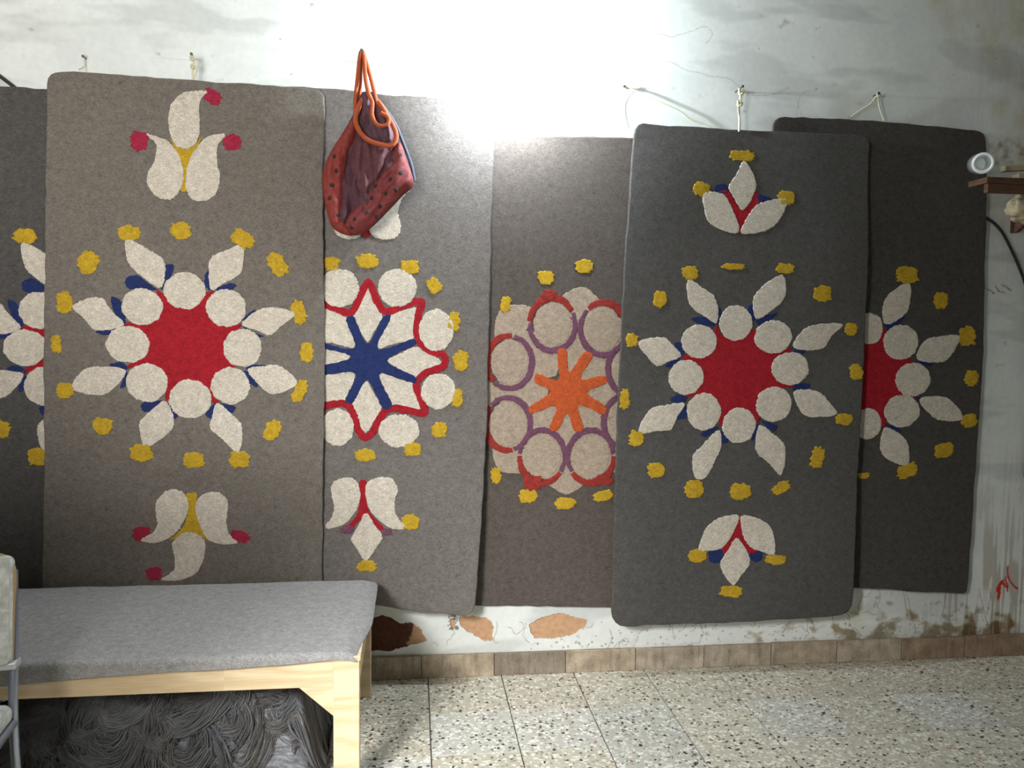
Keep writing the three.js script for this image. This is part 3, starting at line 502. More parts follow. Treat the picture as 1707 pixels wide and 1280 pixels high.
      ['wedge', 'b', 1, 'p', [1.286, 1.52, 1.305, 1.531, 1.32, 1.466, 1.294, 1.469]],
      ['wedge', 'b', 1, 'p', [1.046, 1.469, 1.102, 1.477, 1.156, 1.443, 1.089, 1.449]],
      ['wedge', 'b', 1, 'p', [1.323, 1.466, 1.415, 1.501, 1.374, 1.46, 1.334, 1.448]],
      ['wedge', 'b', 1, 'p', [.979, 1.37, 1.014, 1.37, 1.016, 1.316, 1.001, 1.323]],
      ['wedge', 'b', 1, 'p', [.942, 1.278, 1.008, 1.315, .97, 1.275]],
      ['wedge', 'b', 1, 'p', [1.485, 1.375, 1.513, 1.413, 1.5, 1.368, 1.478, 1.357]],
      ['wedge', 'b', 1, 'p', [1.482, 1.357, 1.536, 1.339, 1.501, 1.33]],
      ['wedge', 'b', 1, 'p', [.973, 1.152, 1.036, 1.165, 1.03, 1.135, .974, 1.135]],
      ['wedge', 'b', 1, 'p', [1.028, 1.121, 1.039, 1.073, .997, 1.063]],
      ['wedge', 'b', 1, 'p', [1.491, 1.205, 1.56, 1.207, 1.55, 1.182, 1.492, 1.177]],
      ['wedge', 'b', 1, 'p', [1.097, 1.004, 1.175, 1.032, 1.115, .99]],
      ['wedge', 'b', 1, 'p', [1.179, 1.018, 1.222, .976, 1.191, .966]],
      ['wedge', 'b', 1, 'p', [1.345, 1.048, 1.32, .975, 1.306, .989]],
      ['wedge', 'b', 1, 'p', [1.354, 1.055, 1.424, 1.034, 1.41, 1.013]],
      ['tuft', 'y', 2, 'e', [1.041, 1.651, .035, .027, 0]],
      ['tuft', 'y', 2, 'e', [1.22, 1.682, .05, .012, 0]],
      ['tuft', 'y', 2, 'e', [1.438, 1.679, .037, .02, 0]],
      ['tuft', 'y', 2, 'e', [.915, 1.545, .025, .035, -.2]],
      ['tuft', 'y', 2, 'e', [1.601, 1.58, .038, .033, 0]],
      ['tuft', 'y', 2, 'e', [1.732, 1.436, .028, .026, 0]],
      ['tuft', 'y', 2, 'e', [1.761, 1.258, .028, .032, 0]],
      ['tuft', 'y', 2, 'e', [1.713, 1.062, .036, .023, 0]],
      ['tuft', 'y', 2, 'e', [.804, 1.382, .024, .027, 0]],
      ['tuft', 'y', 2, 'e', [.781, 1.145, .022, .039, 0]],
      ['tuft', 'y', 2, 'e', [.83, .985, .029, .033, 0]],
      ['tuft', 'y', 2, 'e', [.913, .857, .035, .031, 0]],
      ['tuft', 'y', 2, 'e', [1.603, .903, .031, .045, -.2]],
      ['tuft', 'y', 2, 'e', [1.077, .779, .039, .036, 0]],
      ['tuft', 'y', 2, 'e', [1.272, .766, .043, .034, 0]],
      ['tuft', 'y', 2, 'e', [1.449, .778, .042, .022, .5]],
      ['tuft', 'y', 2, 'e', [1.096, .501, .036, .028, 0]],
      ['tuft', 'y', 2, 'e', [1.43, .479, .043, .021, 0]],
      ['tuft', 'y', 2, 'e', [1.24, .35, .047, .025, 0]],
      ['petal', 'w', 2, 'p', [1.253, 2.105, 1.306, 2.02, 1.293, 1.966, 1.252, 1.908, 1.208, 1.964, 1.19, 1.996, 1.227, 2.058]],
      ['petal', 'w', 2, 'p', [1.086, 1.967, 1.166, 1.969, 1.21, 1.91, 1.237, 1.82, 1.163, 1.828, 1.113, 1.854, 1.091, 1.907]],
      ['petal', 'w', 2, 'p', [1.436, 1.954, 1.41, 1.875, 1.361, 1.833, 1.248, 1.817, 1.274, 1.885, 1.315, 1.933]],
      ['stem', 'r', 1, 'p', [1.153, 1.975, 1.187, 1.982, 1.252, 1.911, 1.307, 1.985, 1.329, 1.94, 1.278, 1.878, 1.244, 1.82, 1.222, 1.857, 1.203, 1.917]],
      ['wedge', 'b', 1, 'p', [1.13, 1.995, 1.172, 2.009, 1.19, 1.983, 1.138, 1.968]],
      ['wedge', 'b', 1, 'p', [1.311, 1.973, 1.39, 1.949, 1.326, 1.934]],
      ['tuft', 'y', 2, 'e', [1.075, 1.986, .033, .027, 0]],
      ['tuft', 'y', 2, 'e', [1.436, 1.964, .037, .028, 0]],
      ['tuft', 'y', 2, 'e', [1.246, 2.125, .053, .021, 0]],
      ['petal', 'w', 2, 'p', [1.103, .525, 1.123, .601, 1.151, .636, 1.208, .663, 1.269, .662, 1.253, .606, 1.196, .53, 1.139, .521]],
      ['petal', 'w', 2, 'p', [1.28, .661, 1.346, .653, 1.405, .617, 1.425, .56, 1.422, .5, 1.371, .512, 1.319, .534, 1.289, .584]],
      ['petal', 'w', 2, 'p', [1.261, .571, 1.305, .521, 1.319, .471, 1.279, .409, 1.25, .378, 1.213, .417, 1.194, .467, 1.225, .522]],
      ['stem', 'r', 1, 'p', [1.262, .658, 1.284, .658, 1.298, .591, 1.315, .549, 1.36, .511, 1.316, .503, 1.262, .557, 1.208, .498, 1.193, .519, 1.235, .578]],
      ['wedge', 'b', 1, 'p', [1.146, .527, 1.2, .523, 1.201, .477, 1.154, .473]],
      ['wedge', 'b', 1, 'p', [1.313, .517, 1.372, .511, 1.359, .474, 1.321, .482]],
    ],
  },
  F: {
    outline: [1.384, 2.238, 1.386, 2.263, 1.396, 2.28, 1.413, 2.291, 1.437, 2.294, 1.67, 2.298, 1.934, 2.292, 2.273, 2.273, 2.295, 2.269, 2.311, 2.259, 2.321, 2.243, 2.326, 2.222, 2.338, 2.07, 2.361, 1.311, 2.349, .792, 2.338, .319, 2.336, .306, 2.33, .297, 2.321, .292, 2.307, .291, 1.829, .329, 1.475, .35, 1.459, .353, 1.447, .361, 1.44, .373, 1.437, .389],
    motifs: [
      ['disc', 'w', 2, 'e', [1.978, 1.383, .079, .073, 0]],
      ['disc', 'w', 2, 'e', [2.038, 1.226, .079, .071, 0]],
      ['disc', 'w', 2, 'e', [1.995, 1.092, .079, .069, 0]],
      ['disc', 'w', 2, 'e', [1.836, 1.439, .06, .065, 0]],
      ['disc', 'w', 2, 'e', [1.843, 1.038, .061, .066, 0]],
      ['petal', 'w', 2, 'p', [2.006, 1.63, 2.014, 1.574, 1.994, 1.504, 1.906, 1.459, 1.892, 1.534, 1.923, 1.591]],
      ['petal', 'w', 2, 'p', [2.054, 1.315, 2.087, 1.391, 2.168, 1.411, 2.244, 1.412, 2.213, 1.335, 2.174, 1.303]],
      ['petal', 'w', 2, 'p', [2.072, 1.143, 2.126, 1.156, 2.209, 1.143, 2.275, 1.059, 2.186, 1.05, 2.13, 1.072]],
      ['petal', 'w', 2, 'p', [1.921, 1.022, 1.976, 1.002, 2.025, .957, 2.03, .858, 1.912, .913]],
      ['medallion', 'r', 1, 'p', [1.898, 1.446, 1.934, 1.346, 2.04, 1.302, 2, 1.226, 2.068, 1.153, 1.936, 1.143, 1.917, 1.022, 1.818, 1.066, 1.759, 1.181, 1.755, 1.294, 1.804, 1.408]],
      ['wedge', 'b', 1, 'p', [1.903, 1.459, 1.995, 1.492, 1.923, 1.434]],
      ['wedge', 'b', 1, 'p', [2.056, 1.328, 2.126, 1.286, 2.065, 1.296]],
      ['wedge', 'b', 1, 'p', [2.046, 1.158, 2.092, 1.143, 2.122, 1.092]],
      ['wedge', 'b', 1, 'p', [1.924, 1.028, 1.999, 1, 1.968, 1.03]],
      ['tuft', 'y', 2, 'e', [1.996, 1.667, .051, .035, 0]],
      ['tuft', 'y', 2, 'e', [2.15, 1.561, .033, .035, 0]],
      ['tuft', 'y', 2, 'e', [2.278, 1.412, .039, .041, 0]],
      ['tuft', 'y', 2, 'e', [2.309, 1.233, .031, .033, 0]],
      ['tuft', 'y', 2, 'e', [2.306, 1.05, .035, .028, 0]],
      ['tuft', 'y', 2, 'e', [2.195, .924, .044, .031, .3]],
      ['tuft', 'y', 2, 'e', [2.031, .837, .048, .031, .3]],
      ['tuft', 'y', 2, 'e', [1.834, .817, .027, .013, 0]],
    ],
  },
};

// ================================================================ felt rugs
const leanOf = {
  A: () => 0.032, B: () => 0.072, D: () => 0.024, F: () => 0.034,
  C: (x, y) => 0.046 + 0.095 * Math.pow(Math.max(0, (1.3 - y) / 1.3), 1.3) * clamp((x + 0.35) / 0.7),
  E: (x, y) => 0.075 + 0.02 * Math.max(0, 1.0 - y),
};
const bulgeOf = {
  A: (x, y) => 0.003 * Math.sin(x * 5 + y * 2),
  B: (x, y) => 0.007 * Math.sin((x * 0.8 + y) * 4.2) * smooth(-0.42, -0.7, x) + 0.004 * noise2(x * 2.2, y * 2.2),
  C: (x, y) => 0.004 + 0.002 * noise2(x * 2 + 5, y * 2) + 0.0015 * Math.sin(y * 6),
  D: (x, y) => 0.001 + 0.002 * noise2(x * 2 + 9, y * 2),
  E: (x, y) => 0.006 * noise2(x * 1.6 + 2, y * 1.4) - 0.012 * smooth(1.9, 2.3, y + (x - 1.2) * 0.5),
  F: (x, y) => 0.002 * noise2(x * 2 + 3, y * 2),
};
const THICK = 0.014;
function splitPts(a) { const o = []; for (let i = 0; i < a.length; i += 2) o.push(new THREE.Vector2(a[i], a[i + 1])); return o; }
function shapePts(type, d, jit) {
  let pts = [];
  if (type === 'e') {
    const n = Math.max(14, Math.ceil((d[2] + d[3]) * 3.14 / 0.0045)), ph = rnd() * 50;
    for (let i = 0; i < n; i++) { const a = i / n * 6.28318, wob = 1 + (jit > 0.004 ? 0.16 : 0.035) * noise2(Math.cos(a) * 1.6 + ph, Math.sin(a) * 1.6); const sq = jit > 0.004 ? 0.75 : 1; const ca = Math.sign(Math.cos(a)) * Math.pow(Math.abs(Math.cos(a)), sq), sa = Math.sign(Math.sin(a)) * Math.pow(Math.abs(Math.sin(a)), sq); const x = d[2] * ca * wob, y = d[3] * sa * wob, t = d[4] || 0; pts.push(new THREE.Vector2(d[0] + x * Math.cos(t) - y * Math.sin(t), d[1] + x * Math.sin(t) + y * Math.cos(t))); }
  } else {
    const c = new THREE.CatmullRomCurve3(splitPts(d).map((p) => new THREE.Vector3(p.x, p.y, 0)), true, 'centripetal');
    const n = Math.max(20, Math.ceil(c.getLength() / 0.006)); pts = c.getPoints(n).slice(0, -1).map((v) => new THREE.Vector2(v.x, v.y));
  }
  const jx = jit, jy = jit > 0.004 ? jit * 0.4 : jit; return pts.map((p) => new THREE.Vector2(p.x + rr(-jx, jx), p.y + rr(-jy, jy)));
}
function bandShape(d, jit) {
  const w = d[0], raw = splitPts(d.slice(1)).map((p) => new THREE.Vector3(p.x, p.y, 0)), closed = raw.length > 12;
  const c = new THREE.CatmullRomCurve3(raw, closed, 'centripetal'), n = Math.ceil(c.getLength() / 0.009), outer = [], inner = [];
  for (let i = 0; i <= n; i++) { if (closed && i === n) break; const t = i / n, p = c.getPoint(t), g = c.getTangent(t), e = w * 0.5 * (closed ? 1 : 0.65 + 0.35 * Math.sin(t * 3.14)); outer.push(new THREE.Vector2(p.x - g.y * e + rr(-jit, jit), p.y + g.x * e + rr(-jit, jit))); inner.push(new THREE.Vector2(p.x + g.y * e + rr(-jit, jit), p.y - g.x * e + rr(-jit, jit))); }
  return { outer, inner, closed };
}
function drape(g, surf, base, maxEdge) {
  g = g.index ? g.toNonIndexed() : g; g.deleteAttribute('normal');
  g = new TessellateModifier(maxEdge, 14).modify(g);
  const p = g.attributes.position; const uv = new Float32Array(p.count * 2);
  for (let i = 0; i < p.count; i++) { const x = p.getX(i), y = p.getY(i); uv[2 * i] = x; uv[2 * i + 1] = y; p.setXYZ(i, x - base[0], y - base[1], p.getZ(i) + surf(x, y) - base[2]); }
  g.setAttribute('uv', new THREE.BufferAttribute(uv, 2)); g = mergeVertices(g, 1e-5); g.computeVertexNormals(); return g;
}
function makeRug(id, name, label, wool, group) {
  const D = RUG_DATA[id], lean = leanOf[id], bul = bulgeOf[id], surf = (x, y) => lean(x, y) + bul(x, y);
  const xs = D.outline.filter((_, i) => i % 2 === 0), ys = D.outline.filter((_, i) => i % 2);
  const base = [(Math.min(...xs) + Math.max(...xs)) / 2, Math.min(...ys), lean((Math.min(...xs) + Math.max(...xs)) / 2, Math.min(...ys))];
  const G = thing(name, label, 'rug', base, group);
  // slab of felt, soft rounded edge, slightly uneven outline
  const op = splitPts(D.outline), dense = [];
  for (let i = 0; i < op.length; i++) { const a = op[i], b = op[(i + 1) % op.length], n = Math.max(1, Math.round(a.distanceTo(b) / 0.04)); for (let k = 0; k < n; k++) { const p = a.clone().lerp(b, k / n), q = b.clone().sub(a).normalize(); const w = 0.0025 * noise2(p.x * 9 + p.y * 11, id.charCodeAt(0)) + 0.0012 * rr(-1, 1); dense.push(new THREE.Vector2(p.x - q.y * w, p.y + q.x * w)); } }
  const eg = new THREE.ExtrudeGeometry(new THREE.Shape(dense), { depth: THICK - 0.01, bevelEnabled: true, bevelSize: 0.006, bevelThickness: 0.005, bevelOffset: -0.006, bevelSegments: 3 }); eg.translate(0, 0, -THICK + 0.005);
  mesh('felt_sheet', drape(eg, surf, base, 0.07), wool, G);
  for (const [nm, col, lay, type, d] of D.motifs) {
    const jit = nm === 'tuft' ? 0.005 : 0.0022, h = 0.0006 + 0.0011 * lay; let shape;
    if (type === 'b') {
      const b = bandShape(d, 0.002);
      if (b.closed) { const A = Math.abs(THREE.ShapeUtils.area(b.outer)) > Math.abs(THREE.ShapeUtils.area(b.inner)); shape = new THREE.Shape(A ? b.outer : b.inner); shape.holes.push(new THREE.Path(A ? b.inner : b.outer)); } else shape = new THREE.Shape([...b.outer, ...b.inner.reverse()]);
    } else shape = new THREE.Shape(shapePts(type, d, jit));
    const g = new THREE.ExtrudeGeometry(shape, { depth: h + 0.001, bevelEnabled: false }); g.translate(0, 0, -0.001);
    mesh(nm, drape(g, surf, base, 0.06), DYE[col], G);
  }
  return G;
}
const GR = 'felt rugs hung along the wall';
makeRug('A', 'felt_rug', 'grey felt rug cut off by the left frame edge, behind the first whole rug', felt(0.14, 0.135, 0.13), GR);  // dark felt, partly toned down to carry the shade on this rug
makeRug('B', 'felt_rug', 'brownish grey felt rug with bright red medallion and yellow-stemmed tulips, above the bench', felt(0.265, 0.238, 0.21), GR);
makeRug('C', 'felt_rug', 'grey felt rug with a blue star, partly covered by the hanging red bag', felt(0.26, 0.24, 0.225), GR);
makeRug('D', 'felt_rug', 'grey felt rug with an orange star and purple rings, below the lamp', felt(0.165, 0.143, 0.127), GR);
makeRug('E', 'felt_rug', 'dark grey felt rug with rounded corners and whole red medallion, frontmost on the right', felt(0.145, 0.142, 0.136), GR);
makeRug('F', 'felt_rug', 'darkest felt rug with half a red medallion showing, rightmost on the wall', felt(0.12, 0.112, 0.104), GR);

// ================================================================ nails and hanging cords
function nail(label, x, y, out, cords = []) {
  const n = thing('wall_nail', label, 'nail', [x, y, 0], 'nails in the wall'), rel = (p) => [p[0] - x, p[1] - y, p[2]];
  const s = new THREE.CylinderGeometry(0.0022, 0.0022, out + 0.02, 8); s.rotateX(Math.PI / 2); s.translate(0, 0, (out - 0.02) / 2); mesh('shank', s, iron, n);
  const h = new THREE.CylinderGeometry(0.0055, 0.0055, 0.002, 10); h.rotateX(Math.PI / 2); h.translate(0, 0, out); mesh('nail_head', h, iron, n);
  for (const [pts, r, knots] of cords) {
    const c = mesh('cord', tube(pts.map(rel), r, 24, 6), cordMat, n);
    for (const k of knots || []) { const g = new THREE.TorusKnotGeometry(r * 1.6, r * 0.9, 24, 5, 2, 3); g.translate(...rel(k)); mesh('knot', g, cordMat, c); }
  }
}
nail('small nail with a short thin cord above the first whole rug\'s left corner', -1.272, 2.402, 0.03, [[[[-1.274, 2.400, 0.012], [-1.273, 2.37, 0.02], [-1.274, 2.345, 0.06]], 0.0022]]);
nail('nail with a knotted cord above the yellow-stemmed tulip', -0.876, 2.414, 0.08, [
  [[[-0.878, 2.413, 0.065], [-0.872, 2.385, 0.066], [-0.876, 2.35, 0.066], [-0.874, 2.315, 0.064]], 0.0038, [[-0.876, 2.402, 0.068], [-0.874, 2.372, 0.068]]],
  [[[-0.874, 2.4, 0.066], [-0.855, 2.39, 0.068], [-0.862, 2.36, 0.068], [-0.872, 2.318, 0.066]], 0.0026]]);
nail('nail the red bag hangs from', -0.256, 2.433, 0.16);
nail('nail in the glare with a long slack cord slanting down rightwards', 0.765, 2.386, 0.03, [
  [[[0.766, 2.385, 0.02], [0.80, 2.377, 0.024], [0.90, 2.335, 0.03], [1.0, 2.295, 0.03], [1.03, 2.272, 0.03], [1.10, 2.248, 0.032], [1.16, 2.215, 0.04]], 0.003, [[0.768, 2.384, 0.026]]],
  [[[0.764, 2.384, 0.02], [0.752, 2.34, 0.012], [0.748, 2.30, 0.012], [0.752, 2.26, 0.014], [0.75, 2.235, 0.018]], 0.0016]]);
nail('nail with a knotted twisted cord above the frontmost dark rug', 1.234, 2.393, 0.08, [
  [[[1.226, 2.392, 0.06], [1.232, 2.36, 0.062], [1.226, 2.31, 0.064], [1.229, 2.27, 0.066], [1.227, 2.218, 0.07]], 0.0046, [[1.232, 2.375, 0.066], [1.228, 2.33, 0.066]]],
  [[[1.24, 2.39, 0.062], [1.238, 2.35, 0.064], [1.222, 2.31, 0.066], [1.232, 2.26, 0.068], [1.228, 2.22, 0.07]], 0.003], [[[1.23, 2.385, 0.066], [1.25, 2.378, 0.066], [1.262, 2.362, 0.064]], 0.0026]]);
nail('nail with a forked cord above the darkest rug', 1.831, 2.403, 0.045, [
  [[[1.831, 2.401, 0.035], [1.80, 2.36, 0.032], [1.76, 2.335, 0.03], [1.72, 2.305, 0.028]], 0.0034, [[1.831, 2.398, 0.04]]],
  [[[1.831, 2.4, 0.035], [1.838, 2.36, 0.034], [1.85, 2.33, 0.032], [1.866, 2.298, 0.03]], 0.0028]]);

// ================================================================ cables
tag(mesh('electric_cable', tube([[2.20, 1.905, 0.012], [2.34, 1.917, 0.014], [2.36, 1.912, 0.016], [2.42, 1.868, 0.016], [2.48, 1.782, 0.014], [2.52, 1.712, 0.012], [2.56, 1.62, 0.012], [2.60, 1.4, 0.012], [2.60, 0.8, 0.012]], 0.0062, 60, 8), blackRubber), 'black cable curving down the wall beside the darkest rug', 'cable');
tag(mesh('electric_cable', tube([[-1.80, 2.47, 0.008], [-1.62, 2.36, 0.009], [-1.56, 2.315, 0.009], [-1.51, 2.276, 0.009], [-1.47, 2.24, 0.009]], 0.0065, 30, 8), blackRubber), 'dark cable entering at the upper left frame edge', 'cable');

// ================================================================ red bag
{
  const bx = -0.256, by = 2.433, bz = 0.13;
  const B = thing('hanging_bag', 'slouching red and maroon bag hung by orange handles', 'bag', [bx, by, bz]);
  const clothMap = dataTex(256, 256, (i, j) => { const s = 0.12 * noise2(i / 3, j / 3) + 0.14 * fbm(i / 30, j / 30, 4); const v = 0.86 + s; return [v, v, v]; }); clothMap.repeat.set(5, 5);
  const M = (r, g, b) => new THREE.MeshPhysicalMaterial({ color: new THREE.Color().setRGB(r, g, b), map: clothMap, bumpMap: clothMap, bumpScale: 0.0012, roughness: 0.75, sheen: 0.3, sheenRoughness: 0.5 });
  const red = M(0.30, 0.034, 0.024), maroon = M(0.095, 0.028, 0.042), lilac = M(0.13, 0.05, 0.07), orange = M(0.62, 0.12, 0.03), hole = M(0.035, 0.02, 0.025), bluegrey = M(0.10, 0.13, 0.19);
  // closed pillow over an outline: z rises with the distance from the edge, with folds on top
  const pillow = (outline, z0, front, back, soft, fold) => {
    const c = new THREE.CatmullRomCurve3(outline.map(([x, y]) => new THREE.Vector3(x, y, 0)), true, 'centripetal'), pts = c.getPoints(90).slice(0, -1).map((v) => new THREE.Vector2(v.x, v.y));
    const dist = (x, y) => { let d = 9; for (let i = 0; i < pts.length; i++) { const a = pts[i], b = pts[(i + 1) % pts.length], ux = b.x - a.x, uy = b.y - a.y, t = clamp(((x - a.x) * ux + (y - a.y) * uy) / (ux * ux + uy * uy)); d = Math.min(d, Math.hypot(x - a.x - ux * t, y - a.y - uy * t)); } return d; };
    const half = (sgn, h) => {
      let g = new THREE.ShapeGeometry(new THREE.Shape(pts)).toNonIndexed(); g.deleteAttribute('normal'); g = new TessellateModifier(0.012, 16).modify(g); const p = g.attributes.position, uv = g.attributes.uv;
      for (let i = 0; i < p.count; i++) { const x = p.getX(i), y = p.getY(i), d = dist(x, y), q = Math.sqrt(clamp(1 - Math.pow(1 - clamp(d / soft), 2))); uv.setXY(i, x, y); p.setXYZ(i, x - bx, y - by, z0 - bz + sgn * (h * q) + (sgn > 0 ? q * fold(x, y) : 0)); }
      if (sgn < 0) { for (let i = 0; i < p.count; i += 3) for (const at of [p, uv]) { const n = at.itemSize, A = at.array; for (let q = 0; q < n; q++) { const t = A[(i + 1) * n + q]; A[(i + 1) * n + q] = A[(i + 2) * n + q]; A[(i + 2) * n + q] = t; } } }
      return g;
    };
    const g = mergeVertices(mergeGeometries([half(1, front), half(-1, back)]), 1e-5); g.computeVertexNormals(); return g;
  };
  const bodyO = [[-0.263, 2.258], [-0.296, 2.198], [-0.338, 2.124], [-0.378, 2.048], [-0.396, 1.986], [-0.392, 1.909], [-0.380, 1.843], [-0.362, 1.797], [-0.330, 1.777], [-0.29, 1.77], [-0.253, 1.78], [-0.219, 1.803], [-0.153, 1.869], [-0.106, 1.92], [-0.074, 1.95], [-0.068, 1.968], [-0.086, 2.036], [-0.116, 2.106], [-0.145, 2.167], [-0.178, 2.225], [-0.2, 2.258], [-0.23, 2.27]];
  mesh('bag_body', pillow(bodyO, 0.115, 0.035, 0.028, 0.07, (x, y) => 0.014 * noise2(x * 14, y * 5) + 0.006 * noise2(x * 40, y * 14)), maroon, B);
  const left = [[-0.280, 2.196], [-0.337, 2.122], [-0.381, 2.046], [-0.401, 1.984], [-0.397, 1.908], [-0.384, 1.842], [-0.366, 1.792], [-0.334, 1.770], [-0.290, 1.763], [-0.303, 1.789], [-0.322, 1.828], [-0.322, 1.898], [-0.318, 1.965], [-0.305, 2.053], [-0.276, 2.131]];
  const foldL = (x, y) => 0.008 * noise2(x * 22, y * 8 + 3) + 0.003 * noise2(x * 60, y * 30);
  mesh('side_fold', pillow(left, 0.13, 0.034, 0.02, 0.035, foldL), red, B);
  const right = [[-0.290, 1.763], [-0.252, 1.772], [-0.219, 1.795], [-0.152, 1.864], [-0.104, 1.916], [-0.070, 1.946], [-0.064, 1.966], [-0.091, 2.050], [-0.117, 2.113], [-0.137, 2.090], [-0.175, 2.014], [-0.219, 1.946], [-0.263, 1.889], [-0.312, 1.828], [-0.325, 1.788]];
  mesh('side_fold', pillow(right, 0.13, 0.032, 0.02, 0.04, (x, y) => 0.009 * noise2((x - y) * 16, (x + y) * 5)), M(0.23, 0.03, 0.028), B);
  mesh('front_flap', pillow([[-0.275, 2.13], [-0.3, 2.03], [-0.285, 1.95], [-0.245, 1.90], [-0.205, 1.955], [-0.165, 2.03], [-0.135, 2.105], [-0.2, 2.11]], 0.14, 0.024, 0.015, 0.05, (x, y) => 0.010 * noise2(x * 30, y * 6)), M(0.13, 0.032, 0.04), B);
  const neckO = [[-0.253, 2.286], [-0.272, 2.243], [-0.278, 2.194], [-0.266, 2.145], [-0.223, 2.110], [-0.148, 2.107], [-0.136, 2.150], [-0.155, 2.205], [-0.186, 2.246], [-0.216, 2.288]];
  mesh('gathered_neck', pillow(neckO, 0.14, 0.026, 0.02, 0.04, (x, y) => 0.012 * Math.sin((x * 0.9 + y * 0.25) * 150) * 0.5 - 0.016 * smooth(0.06, 0.0, Math.hypot(x + 0.235, (y - 2.17) * 0.6))), lilac, B);
  const rel = (a, z) => a.map(([x, y], i) => [x - bx, y - by, (Array.isArray(z) ? z[i] : z) - bz]);
  mesh('rim_roll', tube(rel([[-0.250, 2.262], [-0.266, 2.225], [-0.277, 2.178], [-0.265, 2.142], [-0.234, 2.109], [-0.185, 2.093], [-0.145, 2.091], [-0.129, 2.122], [-0.139, 2.159], [-0.160, 2.195], [-0.185, 2.236], [-0.2, 2.256]], [0.148, 0.166, 0.172, 0.172, 0.172, 0.172, 0.172, 0.172, 0.172, 0.168, 0.16, 0.146]), 0.0095, 60, 9), orange, B);
  mesh('handle', tube(rel([[-0.279, 2.205], [-0.280, 2.25], [-0.272, 2.33], [-0.262, 2.42], [-0.256, 2.438], [-0.249, 2.42], [-0.241, 2.33], [-0.228, 2.27], [-0.216, 2.24], [-0.216, 2.192], [-0.194, 2.160], [-0.160, 2.164], [-0.158, 2.189], [-0.185, 2.206]], [0.135, 0.14, 0.14, 0.138, 0.137, 0.138, 0.15, 0.17, 0.178, 0.182, 0.182, 0.182, 0.18, 0.175]), 0.008, 90, 9), orange, B);
  mesh('handle', tube(rel([[-0.268, 2.25], [-0.262, 2.34], [-0.256, 2.44], [-0.240, 2.40], [-0.218, 2.32], [-0.206, 2.27], [-0.2, 2.24]], [0.12, 0.122, 0.122, 0.124, 0.135, 0.15, 0.155]), 0.0075, 50, 9), orange, B);
  mesh('edge_piping', tube(rel([[-0.186, 2.252], [-0.140, 2.192], [-0.102, 2.107], [-0.074, 2.033], [-0.062, 1.974]], [0.12, 0.118, 0.116, 0.116, 0.116]), 0.0065, 30, 8), bluegrey, B);
  B.updateMatrixWorld(true);
  const ray = new THREE.Raycaster();
  for (const [x, y] of [[-0.363, 1.940], [-0.372, 1.894], [-0.151, 1.969], [-0.166, 1.916], [-0.219, 1.899], [-0.234, 1.846], [-0.293, 1.788], [-0.281, 1.820], [-0.114, 2.060], [-0.111, 1.995], [-0.207, 1.945], [-0.348, 1.993], [-0.342, 1.833], [-0.188, 1.869], [-0.355, 2.045], [-0.13, 1.93], [-0.2, 1.83]]) {
    ray.set(new THREE.Vector3(x, y, 1), new THREE.Vector3(0, 0, -1)); const hit = ray.intersectObjects(B.children.filter((o) => o.isMesh), false)[0]; if (!hit) continue;
    const t = new THREE.SphereGeometry(0.0085, 12, 8); t.scale(1, 1, 0.3); const d = mesh('punched_hole', t, hole, B); d.position.set(hit.point.x - bx, hit.point.y - by, hit.point.z - bz); d.quaternion.setFromUnitVectors(new THREE.Vector3(0, 0, 1), hit.face.normal.clone().normalize());
  }
}

